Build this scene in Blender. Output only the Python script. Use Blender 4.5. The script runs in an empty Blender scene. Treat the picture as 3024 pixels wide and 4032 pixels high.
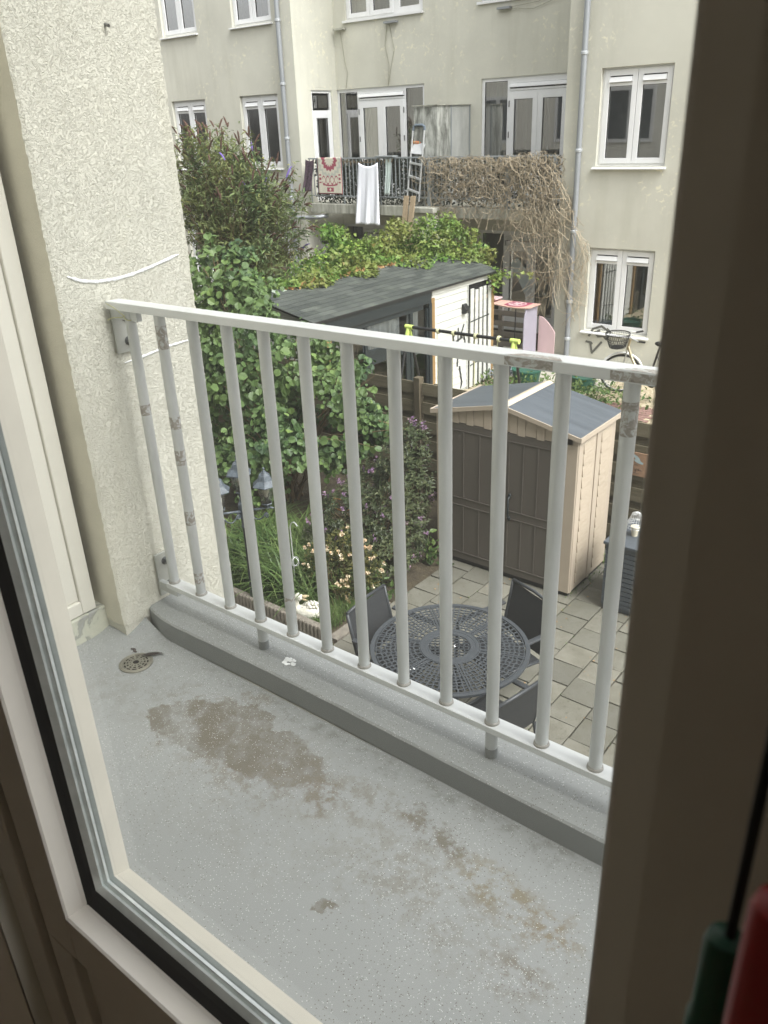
import bpy, math, random
import numpy as np
from mathutils import Vector, Matrix
random.seed(7); np.random.seed(7)
R = math.radians
sc = bpy.context.scene
# ------------------------------------------------------------------ camera
cd = bpy.data.cameras.new('camera'); cam = bpy.data.objects.new('camera', cd)
sc.collection.objects.link(cam); sc.camera = cam
cd.sensor_fit = 'VERTICAL'; cd.sensor_height = 36; cd.sensor_width = 27; cd.lens = 28.507
cd.clip_start = 0.01; cd.clip_end = 500
rot = Matrix(((0.78660538, -0.23863127, 0.56947968), (0.61640246, 0.35734081, -0.70168052), (-0.03605542, 0.90297434, 0.4281791)))
cam.matrix_world = rot.to_4x4()
cd.dof.use_dof = True; cd.dof.focus_distance = 3.6; cd.dof.aperture_fstop = 13
# ------------------------------------------------------------------ light
w = bpy.data.worlds.new('World'); sc.world = w; w.use_nodes = True
wn = w.node_tree; sky = wn.nodes.new('ShaderNodeTexSky'); sky.sky_type = 'NISHITA'; sky.sun_disc = False
SUN_EL, SUN_AZ = R(52), R(100)          # azimuth measured clockwise from +Y
sky.sun_elevation = SUN_EL; sky.sun_rotation = SUN_AZ; sky.dust_density = 5.0; sky.air_density = 1.2; sky.ozone_density = 0.6
hs = wn.nodes.new('ShaderNodeHueSaturation'); hs.inputs['Saturation'].default_value = 0.10
wn.links.new(sky.outputs[0], hs.inputs['Color']); wn.links.new(hs.outputs[0], wn.nodes['Background'].inputs[0])
wn.nodes['Background'].inputs[1].default_value = 0.15
sd = bpy.data.lights.new('sun', 'SUN'); sd.energy = 1.15; sd.angle = R(28); sd.color = (1.0, 0.98, 0.94)
sun = bpy.data.objects.new('sun', sd); sc.collection.objects.link(sun)
sdir = Vector((math.sin(SUN_AZ) * math.cos(SUN_EL), math.cos(SUN_AZ) * math.cos(SUN_EL), math.sin(SUN_EL)))
sun.rotation_euler = sdir.to_track_quat('Z', 'Y').to_euler(); sun.location = sdir * 30
sc.view_settings.view_transform = 'Standard'; sc.view_settings.look = 'None'; sc.view_settings.gamma = 1
sc.view_settings.exposure = 1.42
sc.cycles.max_bounces = 10; sc.cycles.diffuse_bounces = 5; sc.cycles.transparent_max_bounces = 24

# ------------------------------------------------------------------ helpers
G = -4.45
def lin(c):
    c /= 255.0
    return c / 12.92 if c <= 0.04045 else ((c + 0.055) / 1.055) ** 2.4
def S(r, g, b): return (lin(r), lin(g), lin(b), 1)

class NT:
    def __init__(s, name):
        s.m = bpy.data.materials.new(name); s.m.use_nodes = True; s.t = s.m.node_tree; s.t.nodes.clear()
        s.out = s.n('ShaderNodeOutputMaterial'); s.tc = s.n('ShaderNodeTexCoord')
    def n(s, ty, **kw):
        nd = s.t.nodes.new(ty)
        for k, v in kw.items():
            if hasattr(nd, k): setattr(nd, k, v)
        return nd
    def L(s, a, b): s.t.links.new(a, b)
    def mapping(s, scale=(1, 1, 1), loc=(0, 0, 0), rot=(0, 0, 0)):
        mp = s.n('ShaderNodeMapping'); s.L(s.tc.outputs['Object'], mp.inputs[0])
        mp.inputs['Scale'].default_value = scale; mp.inputs['Location'].default_value = loc; mp.inputs['Rotation'].default_value = rot
        return mp.outputs[0]
    def noise(s, scale, detail=4, rough=0.55, vec=None, dist=0.0):
        nd = s.n('ShaderNodeTexNoise'); nd.inputs['Scale'].default_value = scale; nd.inputs['Detail'].default_value = detail
        nd.inputs['Roughness'].default_value = rough; nd.inputs['Distortion'].default_value = dist
        s.L(vec if vec is not None else s.tc.outputs['Object'], nd.inputs['Vector']); return nd.outputs[0]
    def ramp(s, fac, stops, interp='LINEAR'):
        nd = s.n('ShaderNodeValToRGB'); nd.color_ramp.interpolation = interp; e = nd.color_ramp.elements
        while len(e) < len(stops): e.new(0.5)
        for i, (p, c) in enumerate(stops):
            e[i].position = p; e[i].color = c if hasattr(c, '__len__') else (c, c, c, 1)
        s.L(fac, nd.inputs[0]); return nd.outputs[0]
    def mix(s, fac, a, b, blend='MIX'):
        nd = s.n('ShaderNodeMix'); nd.data_type = 'RGBA'; nd.blend_type = blend
        for v, i in ((fac, 0), (a, 6), (b, 7)):
            if hasattr(v, 'is_linked') or hasattr(v, 'links'): s.L(v, nd.inputs[i])
            else: nd.inputs[i].default_value = v
        return nd.outputs[2]
    def math(s, op, a, b=0.0, c=None, clamp=False):
        nd = s.n('ShaderNodeMath'); nd.operation = op; nd.use_clamp = clamp
        for v, i in ((a, 0), (b, 1), (c, 2)):
            if v is None: continue
            if hasattr(v, 'links'): s.L(v, nd.inputs[i])
            else: nd.inputs[i].default_value = v
        return nd.outputs[0]
    def bump(s, h, strength=0.5, dist=0.01, prev=None):
        nd = s.n('ShaderNodeBump'); nd.inputs['Strength'].default_value = strength; nd.inputs['Distance'].default_value = dist
        s.L(h, nd.inputs['Height'])
        if prev is not None: s.L(prev, nd.inputs['Normal'])
        return nd.outputs[0]
    def pr(s, color, rough=0.6, metal=0.0, normal=None, spec=0.5, **kw):
        p = s.n('ShaderNodeBsdfPrincipled')
        for v, k in ((color, 'Base Color'), (rough, 'Roughness'), (metal, 'Metallic'), (spec, 'Specular IOR Level')):
            if hasattr(v, 'links'): s.L(v, p.inputs[k])
            else: p.inputs[k].default_value = v
        for k, v in kw.items(): p.inputs[k.replace('_', ' ')].default_value = v
        if normal is not None: s.L(normal, p.inputs['Normal'])
        s.L(p.outputs[0], s.out.inputs[0]); s.p = p; return s.m

def sc_(c, f): return (min(c[0] * f, 1), min(c[1] * f, 1), min(c[2] * f, 1), 1)
def simple(name, c, rough=0.55, var=0.15, scale=8, bump=0.0, bscale=60, bdist=0.002, metal=0.0, c2=None, spec=0.5, stretch=(1, 1, 1)):
    t = NT(name); v = t.mapping(stretch)
    n = t.noise(scale, 5, 0.6, v)
    col = t.ramp(n, [(0.3, sc_(c, 1 - var)), (0.7, c2 if c2 else sc_(c, 1 + var * 0.6))])
    nm = t.bump(t.noise(bscale, 4, 0.6, v), bump, bdist) if bump else None
    return t.pr(col, rough, metal, nm, spec)

M = {}
# facade plaster with stains and flaking patches
def facade_mat(name, base, flake=False):
    t = NT(name)
    big = t.noise(0.55, 6, 0.6)
    streak = t.noise(1.0, 5, 0.6, t.mapping((2.6, 2.6, 0.28)))
    c = t.mix(t.ramp(big, [(0.35, 0.0), (0.7, 1.0)]), sc_(base, 0.86), sc_(base, 1.05))
    c = t.mix(t.ramp(streak, [(0.52, 0.0), (0.8, 0.45)]), c, S(166, 164, 148))
    fl = t.ramp(t.noise(9, 8, 0.72, None, 0.6), [(0.57, 0.0), (0.60, 1.0)])
    area = t.ramp(t.noise(0.8, 3, 0.5, t.mapping((1, 1, 1), (3.3, 0, 0.9))), [(0.45, 0.0), (0.6, 0.85)])
    c = t.mix(t.math('MULTIPLY', fl, area), c, S(222, 218, 196))
    return t.pr(c, 0.85, 0, t.bump(t.noise(45, 5, 0.6), 0.25, 0.006), 0.2)
M['own_facade'] = simple('own_house_plaster', S(226, 224, 214), 0.9, 0.04, 3)
M['facade'] = facade_mat('facade_plaster', S(201, 200, 188))
M['facade_recess'] = facade_mat('facade_recess_plaster', S(202, 201, 189))
# rough worm-textured render of the near pillar
t = NT('rough_render')
v = t.mapping((1, 1, 1.0))
dn = t.n('ShaderNodeTexNoise'); dn.inputs['Scale'].default_value = 45; dn.inputs['Detail'].default_value = 2; t.L(v, dn.inputs[0])
va = t.n('ShaderNodeVectorMath'); va.operation = 'SCALE'; t.L(dn.outputs['Color'], va.inputs[0]); va.inputs['Scale'].default_value = 0.03
vb = t.n('ShaderNodeVectorMath'); vb.operation = 'ADD'; t.L(v, vb.inputs[0]); t.L(va.outputs[0], vb.inputs[1])
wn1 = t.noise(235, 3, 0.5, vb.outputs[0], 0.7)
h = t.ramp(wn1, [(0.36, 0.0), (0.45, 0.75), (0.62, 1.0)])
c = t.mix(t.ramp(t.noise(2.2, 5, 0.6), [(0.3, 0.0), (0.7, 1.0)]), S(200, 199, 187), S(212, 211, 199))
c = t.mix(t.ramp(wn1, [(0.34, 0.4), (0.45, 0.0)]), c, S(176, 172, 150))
c = t.mix(t.ramp(t.noise(3.0, 6, 0.65, t.mapping((1, 1.6, .35))), [(0.5, 0.0), (0.78, 0.45)]), c, S(178, 174, 152))
c = t.mix(t.ramp(t.noise(1.1, 4, 0.6, t.mapping((1, 1, 1), (7, 2, 4))), [(0.5, 0.0), (0.7, 0.35)]), c, S(224, 221, 206))
# worn streaks at the foot
gx = t.n('ShaderNodeSeparateXYZ'); t.L(t.tc.outputs['Object'], gx.inputs[0])
foot = t.math('MULTIPLY', t.ramp(gx.outputs[2], [(0.0, 1.0), (1.0, 1.0)]), 1.0)
M['render'] = t.pr(c, 0.9, 0, t.bump(h, 1.0, 0.0026, t.bump(t.noise(9, 3, 0.5), 0.4, 0.01)), 0.15)
M['render_smooth'] = simple('side_render', S(204, 200, 184), 0.9, 0.1, 5, 0.5, 160, 0.003, spec=0.15)
M['chalk'] = simple('chalk_line', S(236, 238, 240), 0.9, 0.05, 30, 0.4, 90, 0.003)
M['sealant'] = simple('grey_sealant', S(205, 205, 190), 0.6, 0.08, 20)

# balcony floor coating: grey, flecked, stained
def coating(name, stains, flecks=True, base=S(140, 143, 142)):
    t = NT(name)
    c = t.mix(t.ramp(t.noise(2.0, 4, 0.55), [(0.3, 0.0), (0.7, 1.0)]), sc_(base, 0.93), sc_(base, 1.06))
    if stains:
        wob = t.n('ShaderNodeTexNoise'); wob.inputs['Scale'].default_value = 5.5; wob.inputs['Detail'].default_value = 6; wob.inputs['Roughness'].default_value = 0.62
        t.L(t.tc.outputs['Object'], wob.inputs[0])
        s1 = t.n('ShaderNodeVectorMath'); s1.operation = 'SUBTRACT'; t.L(wob.outputs['Color'], s1.inputs[0]); s1.inputs[1].default_value = (0.5, 0.5, 0.5)
        s2 = t.n('ShaderNodeVectorMath'); s2.operation = 'SCALE'; t.L(s1.outputs[0], s2.inputs[0]); s2.inputs['Scale'].default_value = 0.30
        s3 = t.n('ShaderNodeVectorMath'); s3.operation = 'ADD'; t.L(t.tc.outputs['Object'], s3.inputs[0]); t.L(s2.outputs[0], s3.inputs[1])
        for (x, y, rx, ry, ang, amt, col, hard) in stains:
            mp = t.n('ShaderNodeMapping'); mp.vector_type = 'TEXTURE'; t.L(s3.outputs[0], mp.inputs[0])
            mp.inputs['Location'].default_value = (x, y, -1.6); mp.inputs['Rotation'].default_value = (0, 0, R(ang)); mp.inputs['Scale'].default_value = (rx, ry, 1)
            ln = t.n('ShaderNodeVectorMath'); ln.operation = 'LENGTH'; t.L(mp.outputs[0], ln.inputs[0])
            k = t.ramp(ln.outputs['Value'], [(1.0 - hard, 1.0), (1.0, 0.0)])
            gr = t.ramp(t.noise(11, 8, 0.7), [(0.36, 0.25), (0.56, 1.0)])
            if hard > 0.3: gr = t.ramp(t.noise(26, 8, 0.75), [(0.46, 0.0), (0.58, 1.0)])
            if hard < .3: k = t.math('ADD', k, t.math('MULTIPLY', t.ramp(ln.outputs['Value'], [(0.84, 0.0), (0.92, 1.0), (1.0, 0.0)]), .35), clamp=True)
            f = t.math('MULTIPLY', t.math('MULTIPLY', k, gr), amt)
            c = t.mix(f, c, col)
    if flecks:
        for sc1, thr, col, sd in ((300, 0.13, S(188, 190, 188), 0.0), (260, 0.11, S(100, 97, 92), 4.7)):
            vo = t.n('ShaderNodeTexVoronoi'); vo.inputs['Scale'].default_value = sc1
            t.L(t.mapping((1, 1, 1), (sd, sd, sd)), vo.inputs['Vector'])
            near = t.math('LESS_THAN', vo.outputs['Distance'], 0.36)
            sp = t.n('ShaderNodeSeparateColor'); t.L(vo.outputs['Color'], sp.inputs[0])
            den = t.ramp(t.noise(2.6, 3, 0.5, t.mapping((1, 1, 1), (sd * 2, 1, 0))), [(0.35, 0.25), (0.65, 1.5)])
            pick = t.math('LESS_THAN', sp.outputs[0], t.math('MULTIPLY', den, thr))
            c = t.mix(t.math('MULTIPLY', near, pick), c, col)
    rg = t.ramp(t.noise(12, 4), [(0.3, 0.34), (0.7, 0.5)])
    return t.pr(c, rg, 0, t.bump(t.noise(14, 5, 0.5), 0.12, 0.004, t.bump(t.noise(300, 2), 0.12, 0.0006)), 0.4)
BR = S(99, 94, 83); BR2 = S(106, 99, 87)
M['floor'] = coating('balcony_floor_coating', [
    (-1.5, 1.14, .48, .22, 5, .38, S(118, 114, 102), .7), (-.8, 1.1, .6, .2, -8, .3, S(120, 117, 106), .7), (-2.0, 1.15, .3, .2, 0, .35, S(112, 112, 106), .6), (-.9, 1.34, 1.6, .035, 0, .5, S(100, 99, 94), .7), (-1.2, .93, .5, .12, 12, .25, S(118, 116, 108), .8),
    (-1.52, 1.17, 0.24, 0.10, 4, 0.8, BR, 0.10), (-1.68, 1.12, 0.17, 0.09, -12, 0.85, BR, 0.12), (-1.36, 1.16, 0.16, 0.09, 10, 0.75, BR, 0.15),
    (-1.40, 1.05, 0.26, 0.10, 20, 0.5, BR2, 0.5), (-1.22, 1.15, 0.12, 0.06, -30, 0.8, BR2, 0.4), (-1.72, 1.26, 0.2, 0.06, 20, 0.55, BR2, 0.5),
    (-0.90, 1.22, 0.15, 0.045, -12, 0.85, BR, 0.4), (-0.68, 1.17, 0.16, 0.09, -10, 0.75, S(118, 108, 84), 0.6), (-0.52, 1.13, 0.12, 0.09, 0, 0.75, S(118, 106, 84), 0.6),
    (-0.50, 0.98, 0.12, 0.07, 0, 0.7, BR2, 0.6), (-0.93, 0.915, 0.035, 0.022, 10, 0.9, BR, 0.2), (-1.05, 1.2, 0.25, 0.09, 0, 0.45, BR2, 0.6), (-0.8, 1.06, 0.3, 0.14, 0, 0.3, BR2, 0.7)])
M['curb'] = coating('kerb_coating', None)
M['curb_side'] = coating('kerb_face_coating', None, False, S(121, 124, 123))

M['curb_cove'] = coating('cove_coating', None, True)
M['alu'] = simple('weathered_aluminium', S(192, 195, 194), 0.45, 0.17, 9, 0.15, 220, 0.0006, metal=0.35, stretch=(1, 1, 0.25))
M['alu_rail'] = simple('handrail_aluminium', S(208, 211, 211), 0.36, 0.08, 7, 0.1, 200, 0.0005, metal=0.1, stretch=(0.5, 1, 1), spec=0.6)  # base colour raised to carry the sky's reflection on the rails
t = NT('residue'); n1 = t.noise(48, 6, 0.7, None, 1.6)
c = t.ramp(n1, [(0.44, S(184, 187, 186)), (0.5, S(150, 145, 137)), (0.6, S(140, 135, 127)), (0.70, S(104, 99, 92))])
M['residue'] = t.pr(c, 0.6)
M['steel'] = simple('steel_bolt', S(120, 122, 122), 0.35, 0.2, 60, metal=0.9)
M['plate'] = simple('steel_plate', S(176, 178, 172), 0.4, 0.12, 14, metal=0.5)
M['weld'] = simple('weld_ring', S(150, 148, 142), 0.55, 0.25, 60, metal=0.3)
M['white'] = simple('white_upvc', S(222, 224, 224), 0.38, 0.04, 5)
M['white_far'] = simple('white_frame', S(226, 227, 228), 0.4, 0.05, 3)
M['cream_frame'] = simple('cream_frame', S(196, 192, 180), 0.42, 0.06, 12, 0.05, 200, 0.0005)
M['near_frame'] = simple('near_side_frame', S(206, 204, 194), 0.45, 0.05, 3, 0.05, 90, 0.001)
M['taupe_frame'] = simple('indoor_frame', S(210, 205, 196), 0.5, 0.04, 6)
M['room'] = simple('room_wall', S(228, 222, 212), 0.9, 0.05, 3)
M['room_dark'] = simple('room_floor', S(180, 160, 138), 0.6, 0.15, 4)
M['gasket'] = simple('black_rubber', S(14, 14, 15), 0.7, 0.1, 30)
M['spacer'] = simple('glazing_spacer', S(216, 222, 220), 0.25, 0.12, 40, metal=0.3, stretch=(1, 1, 1))
M['spacer2'] = simple('glazing_edge', S(140, 147, 144), 0.3, 0.2, 25, metal=0.2)
M['dark_gap'] = simple('dark_gap', S(8, 8, 8), 0.9)
M['peel'] = None
t = NT('peeling_paint'); n1 = t.noise(14, 7, 0.65, None, 0.8)
M['peel'] = t.pr(t.ramp(n1, [(0.40, S(150, 152, 148)), (0.46, S(138, 140, 132)), (0.5, S(176, 178, 164)), (0.7, S(188, 188, 172))]), 0.6, 0, t.bump(n1, 0.5, 0.004))
def glass(name, tint=(0.93, 0.95, 0.95, 1), refl=1.0, ior=1.5, dust=0.0):
    t = NT(name); fr = t.n('ShaderNodeFresnel'); fr.inputs[0].default_value = ior
    tr = t.n('ShaderNodeBsdfTransparent'); tr.inputs[0].default_value = tint
    gl = t.n('ShaderNodeBsdfGlossy'); gl.inputs['Roughness'].default_value = 0.0 if refl < 1.5 else 0.02
    mx = t.n('ShaderNodeMixShader'); t.L(t.math('MULTIPLY', fr.outputs[0], refl, clamp=True), mx.inputs[0])
    if dust:
        tl = t.n('ShaderNodeBsdfTranslucent'); tl.inputs[0].default_value = (0.9, 0.9, 0.86, 1); m0 = t.n('ShaderNodeMixShader'); m0.inputs[0].default_value = dust; t.L(tr.outputs[0], m0.inputs[1]); t.L(tl.outputs[0], m0.inputs[2]); tr = m0
    t.L(tr.outputs[0], mx.inputs[1]); t.L(gl.outputs[0], mx.inputs[2]); t.L(mx.outputs[0], t.out.inputs[0]); return t.m
M['glass_near'] = glass('door_glass', (0.97, 0.98, 0.975, 1), 0.6, 1.5, 0.034)
M['glass'] = glass('window_glass', (0.88, 0.9, 0.9, 1), 9.0)
M['interior'] = simple('dim_interior', S(186, 190, 188), 0.9, 0.3, 1.5)
M['curtain'] = simple('net_curtain', S(170, 176, 176), 0.9, 0.12, 3, stretch=(4, 4, 0.3))
M['curtain_grey'] = simple('grey_curtain', S(128, 132, 132), 0.9, 0.15, 3, stretch=(4, 4, 0.3))
M['zinc'] = simple('zinc_pipe', S(146, 150, 154), 0.45, 0.1, 4, metal=0.25, stretch=(1, 1, 0.3))
M['zinc_clip'] = simple('pipe_clip', S(186, 190, 194), 0.4, 0.1, 4, metal=0.4)
M['slab'] = simple('balcony_slab_concrete', S(150, 150, 138), 0.85, 0.3, 3, 0.3, 40, 0.004, c2=S(184, 184, 172), stretch=(2.5, 2.5, 0.6))
M['railing_far'] = simple('grey_railing_paint', S(140, 146, 148), 0.5, 0.12, 6)
t = NT('mottled_panel')
a = t.noise(2.8, 8, 0.68, t.mapping((2.2, 2.2, 0.6)), 0.5)
M['mottled'] = t.pr(t.ramp(a, [(0.36, S(96, 98, 92)), (0.48, S(142, 144, 138)), (0.58, S(176, 178, 172)), (0.75, S(196, 197, 192))]), 0.8)
M['cab_white'] = simple('cabinet_side', S(178, 180, 176), 0.7, 0.15, 2, c2=S(200, 202, 198), stretch=(1.5, 1.5, 0.6))
t = NT('paving_slab')
gi = t.n('ShaderNodeNewGeometry')
c = t.ramp(gi.outputs['Random Per Island'], [(0.0, S(96, 95, 87)), (0.5, S(108, 107, 98)), (1.0, S(118, 116, 106))])
c = t.mix(t.ramp(t.noise(3.5, 6, 0.65), [(0.42, 0.0), (0.7, 0.6)]), c, S(86, 84, 72))
c = t.mix(t.ramp(t.noise(60, 4, 0.7), [(0.62, 0.0), (0.70, 0.5)]), c, S(136, 135, 126))
c = t.mix(t.ramp(t.noise(18, 6, 0.7, t.mapping((1, 1, 1), (5, 5, 5))), [(0.58, 0.0), (0.68, 0.6)]), c, S(72, 70, 58))
M['paver'] = t.pr(c, 0.9, 0, t.bump(t.noise(50, 5, 0.7), 0.5, 0.004), 0.2)
M['soil'] = simple('soil', S(62, 54, 42), 0.95, 0.3, 6, 0.8, 30, 0.03, c2=S(84, 76, 58))
M['joint'] = simple('joint_sand', S(54, 52, 42), 0.95, 0.3, 12, 0.4, 80, 0.01)
t = NT('gravel'); vo = t.n('ShaderNodeTexVoronoi'); vo.inputs['Scale'].default_value = 38; t.L(t.tc.outputs['Object'], vo.inputs[0])
sp = t.n('ShaderNodeSeparateColor'); t.L(vo.outputs['Color'], sp.inputs[0])
M['gravel'] = t.pr(t.ramp(sp.outputs[0], [(0.0, S(120, 108, 88)), (0.5, S(160, 148, 122)), (1.0, S(190, 180, 156))]), 0.9, 0, t.bump(vo.outputs['Distance'], -0.9, 0.02))
M['pebble'] = simple('pebble', S(176, 176, 166), 0.8, 0.35, 14)
M['brick_red'] = simple('red_brick_paving', S(126, 98, 90), 0.9, 0.25, 9, 0.4, 60, 0.004)
M['concrete'] = simple('edging_concrete', S(124, 118, 108), 0.95, 0.25, 14, 0.8, 90, 0.006)
def wood(name, c1, c2, rough=0.85, scale=3.0, stretch=(0.35, 6, 9)):
    t = NT(name); n1 = t.noise(scale, 8, 0.65, t.mapping(stretch), 0.8)
    c = t.ramp(n1, [(0.3, c1), (0.7, c2)]); gi = t.n('ShaderNodeNewGeometry')
    c = t.mix(0.35, c, t.ramp(gi.outputs['Random Per Island'], [(0.0, sc_(c1, 0.8)), (1.0, sc_(c2, 1.15))]))
    return t.pr(c, rough, 0, t.bump(n1, 0.3, 0.004), 0.2)
M['fence'] = wood('weathered_fence_wood', S(74, 68, 54), S(116, 110, 92))
M['post_wood'] = wood('fence_post_wood', S(70, 64, 52), S(102, 94, 78), stretch=(6, 6, 0.5))
M['new_wood'] = wood('orange_timber', S(118, 94, 62), S(150, 124, 86), stretch=(6, 6, 0.5))
M['board'] = wood('rough_board', S(96, 84, 66), S(136, 122, 100), stretch=(6, 6, 0.5))
M['wplank'] = simple('white_painted_plank', S(188, 190, 185), 0.6, 0.14, 4, 0.2, 30, 0.003, stretch=(3, 0.6, 6))
M['spray'] = simple('black_spray_paint', S(40, 42, 44), 0.6, 0.3, 20)
M['spray_soft'] = simple('faded_spray_paint', S(96, 96, 90), 0.8, 0.2, 20)
M['green_frame'] = simple('dark_green_frame', S(30, 38, 41), 0.45, 0.2, 10, 0.1, 60, 0.002)
t = NT('roof_shingle'); gi = t.n('ShaderNodeNewGeometry')
c = t.ramp(gi.outputs['Random Per Island'], [(0.0, S(56, 60, 58)), (0.5, S(68, 72, 69)), (1.0, S(80, 84, 80))])
c = t.mix(t.ramp(t.noise(5, 6, 0.6), [(0.5, 0.0), (0.75, 0.5)]), c, S(88, 94, 84))
M['shingle'] = t.pr(c, 0.9, 0, t.bump(t.noise(260, 3), 0.5, 0.003), 0.2)
M['shingle_pale'] = simple('bare_shingle_strip', S(132, 142, 130), 0.9, 0.15, 9)
M['beige'] = simple('beige_resin', S(172, 160, 144), 0.5, 0.05, 4, 0.1, 90, 0.001)
t = NT('beige_wood_grain_resin'); n1 = t.noise(2.5, 6, 0.6, t.mapping((2, 3, 26)), 1.2)
M['beige_grain'] = t.pr(t.ramp(n1, [(0.3, S(160, 148, 131)), (0.7, S(178, 166, 149))]), 0.5, 0, t.bump(n1, 0.5, 0.006))
M['brown_door'] = simple('taupe_resin_door', S(84, 79, 73), 0.5, 0.05, 3, 0.25, 30, 0.0012, stretch=(6, 1, 0.8))
t = NT('grey_resin_roof'); n1 = t.noise(1.8, 5, 0.6, t.mapping((0.6, 7, 1)), 0.6)
M['grey_roof'] = t.pr(t.ramp(n1, [(0.3, S(64, 70, 77)), (0.7, S(84, 91, 98))]), 0.38, 0, t.bump(n1, 0.2, 0.004))
M['ridge'] = simple('cream_ridge_cap', S(190, 176, 156), 0.5, 0.05, 5)
M['black_metal'] = simple('black_metal', S(26, 27, 29), 0.45, 0.2, 20)
M['table'] = simple('cast_aluminium_anthracite', S(60, 64, 68), 0.42, 0.1, 20, 0.1, 120, 0.001, spec=0.5)
M['chair'] = simple('dark_grey_textilene', S(44, 46, 48), 0.6, 0.15, 40, 0.4, 300, 0.001)
M['chair_frame'] = simple('chair_frame_grey', S(56, 59, 62), 0.45, 0.1, 20)
M['lamp_metal'] = simple('grey_blue_cast_metal', S(62, 70, 78), 0.5, 0.3, 30, 0.2, 120, 0.001, c2=S(90, 99, 106))
M['lamp_post'] = simple('dark_lamp_post', S(34, 40, 46), 0.5, 0.3, 30, 0.2, 120, 0.001)
M['glass_clear'] = glass('garden_house_glass', (0.9, 0.92, 0.92, 1), 1.8)
M['lamp_glass'] = glass('lantern_glass', (0.86, 0.89, 0.9, 1), 2.5, 1.5, .12)
M['bulb'] = simple('white_bulb', S(224, 216, 192), 0.3, 0.02, 3)
M['bulb_amber'] = simple('amber_bulb', S(160, 110, 66), 0.3, 0.1, 3)
M['duck'] = simple('white_garden_stone', S(206, 204, 190), 0.8, 0.2, 22, 0.5, 90, 0.004, c2=S(222, 220, 208))
M['duck_beak'] = simple('faded_beak', S(188, 172, 138), 0.8, 0.15, 20)
M['lime'] = simple('lime_plastic', S(184, 204, 110), 0.45, 0.06, 8)
M['lime_cloth'] = simple('lime_cloth', S(142, 170, 66), 0.7, 0.15, 4)
M['rope'] = simple('pale_rope', S(188, 188, 150), 0.8, 0.2, 60)
M['towel'] = simple('white_cotton', S(232, 234, 242), 0.9, 0.03, 20, 0.3, 200, 0.002)
M['cloth_dark'] = simple('dark_patterned_cloth', S(46, 38, 46), 0.9, 0.5, 30, c2=S(84, 66, 78))
M['cloth_mint'] = simple('pale_mint_cloth', S(176, 188, 184), 0.9, 0.1, 12)
M['ladder'] = simple('aluminium_ladder', S(196, 198, 198), 0.35, 0.08, 12, metal=0.4)
M['ladder_cap'] = simple('blue_grey_cap', S(104, 116, 128), 0.5, 0.1, 12)
t = NT('striped_cushion'); wv = t.n('ShaderNodeTexWave'); wv.inputs['Scale'].default_value = 6; wv.inputs['Distortion'].default_value = 3; t.L(t.tc.outputs['Object'], wv.inputs[0])
M['cushion'] = t.pr(t.ramp(wv.outputs[0], [(0.0, S(190, 52, 40)), (0.4, S(214, 120, 60)), (0.55, S(60, 60, 110)), (0.8, S(204, 180, 110)), (1.0, S(60, 140, 110))]), 0.8)
M['vine'] = wood('dry_vine', S(124, 113, 94), S(182, 170, 148), 0.9, 8, (3, 3, 3))
M['pink'] = simple('pale_pink_board', S(202, 176, 178), 0.5, 0.06, 4)
M['pink_top'] = simple('pink_wood_top', S(206, 170, 156), 0.5, 0.08, 4)
M['pink_dark'] = simple('raspberry_print', S(150, 62, 88), 0.5, 0.08, 4)
M['lilac'] = simple('lilac_board', S(150, 146, 158), 0.5, 0.06, 4)
M['pallet'] = wood('grey_painted_pallet', S(112, 108, 104), S(140, 136, 130), 0.8, 3, (0.35, 6, 9))
M['slate'] = simple('slate_grey_plastic', S(72, 78, 84), 0.55, 0.1, 10)
M['pot_green'] = simple('green_plastic_tub', S(44, 88, 74), 0.4, 0.15, 6)
M['pot_white'] = simple('cream_pot', S(206, 200, 180), 0.6, 0.1, 10)
M['tile'] = simple('faded_orange_plaque', S(158, 128, 104), 0.6, 0.2, 20)
M['tile_blue'] = simple('plaque_pale_blue', S(168, 186, 190), 0.6, 0.1, 20)
M['wire'] = simple('thin_wire', S(150, 148, 132), 0.7, 0.1, 10)
M['rust'] = simple('rusty_ring', S(168, 118, 64), 0.7, 0.2, 20)
M['bike_frame'] = simple('champagne_bike_paint', S(170, 160, 134), 0.3, 0.05, 5, metal=0.5)
M['rubber'] = simple('tyre_rubber', S(28, 28, 28), 0.8, 0.1, 20)
M['cord'] = simple('black_cord', S(6, 6, 6), 0.8)
M['green_pl'] = simple('dark_green_plastic', S(12, 72, 52), 0.45, 0.1, 20)
M['red_pl'] = simple('red_plastic', S(150, 12, 14), 0.45, 0.1, 20)
M['feather'] = simple('dark_dirt', S(70, 64, 60), 0.9, 0.3, 40)
M['drain'] = simple('drain_grate', S(132, 130, 118), 0.5, 0.25, 30, metal=0.4)
M['black'] = simple('drain_dark', S(18, 18, 18), 0.9)
M['white_drop'] = simple('white_dropping', S(236, 238, 238), 0.8, 0.03, 20)
M['paper'] = simple('torn_paper', S(186, 196, 198), 0.8, 0.1, 6)
M['roof_flat'] = simple('bitumen', S(60, 60, 60), 0.9)

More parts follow.
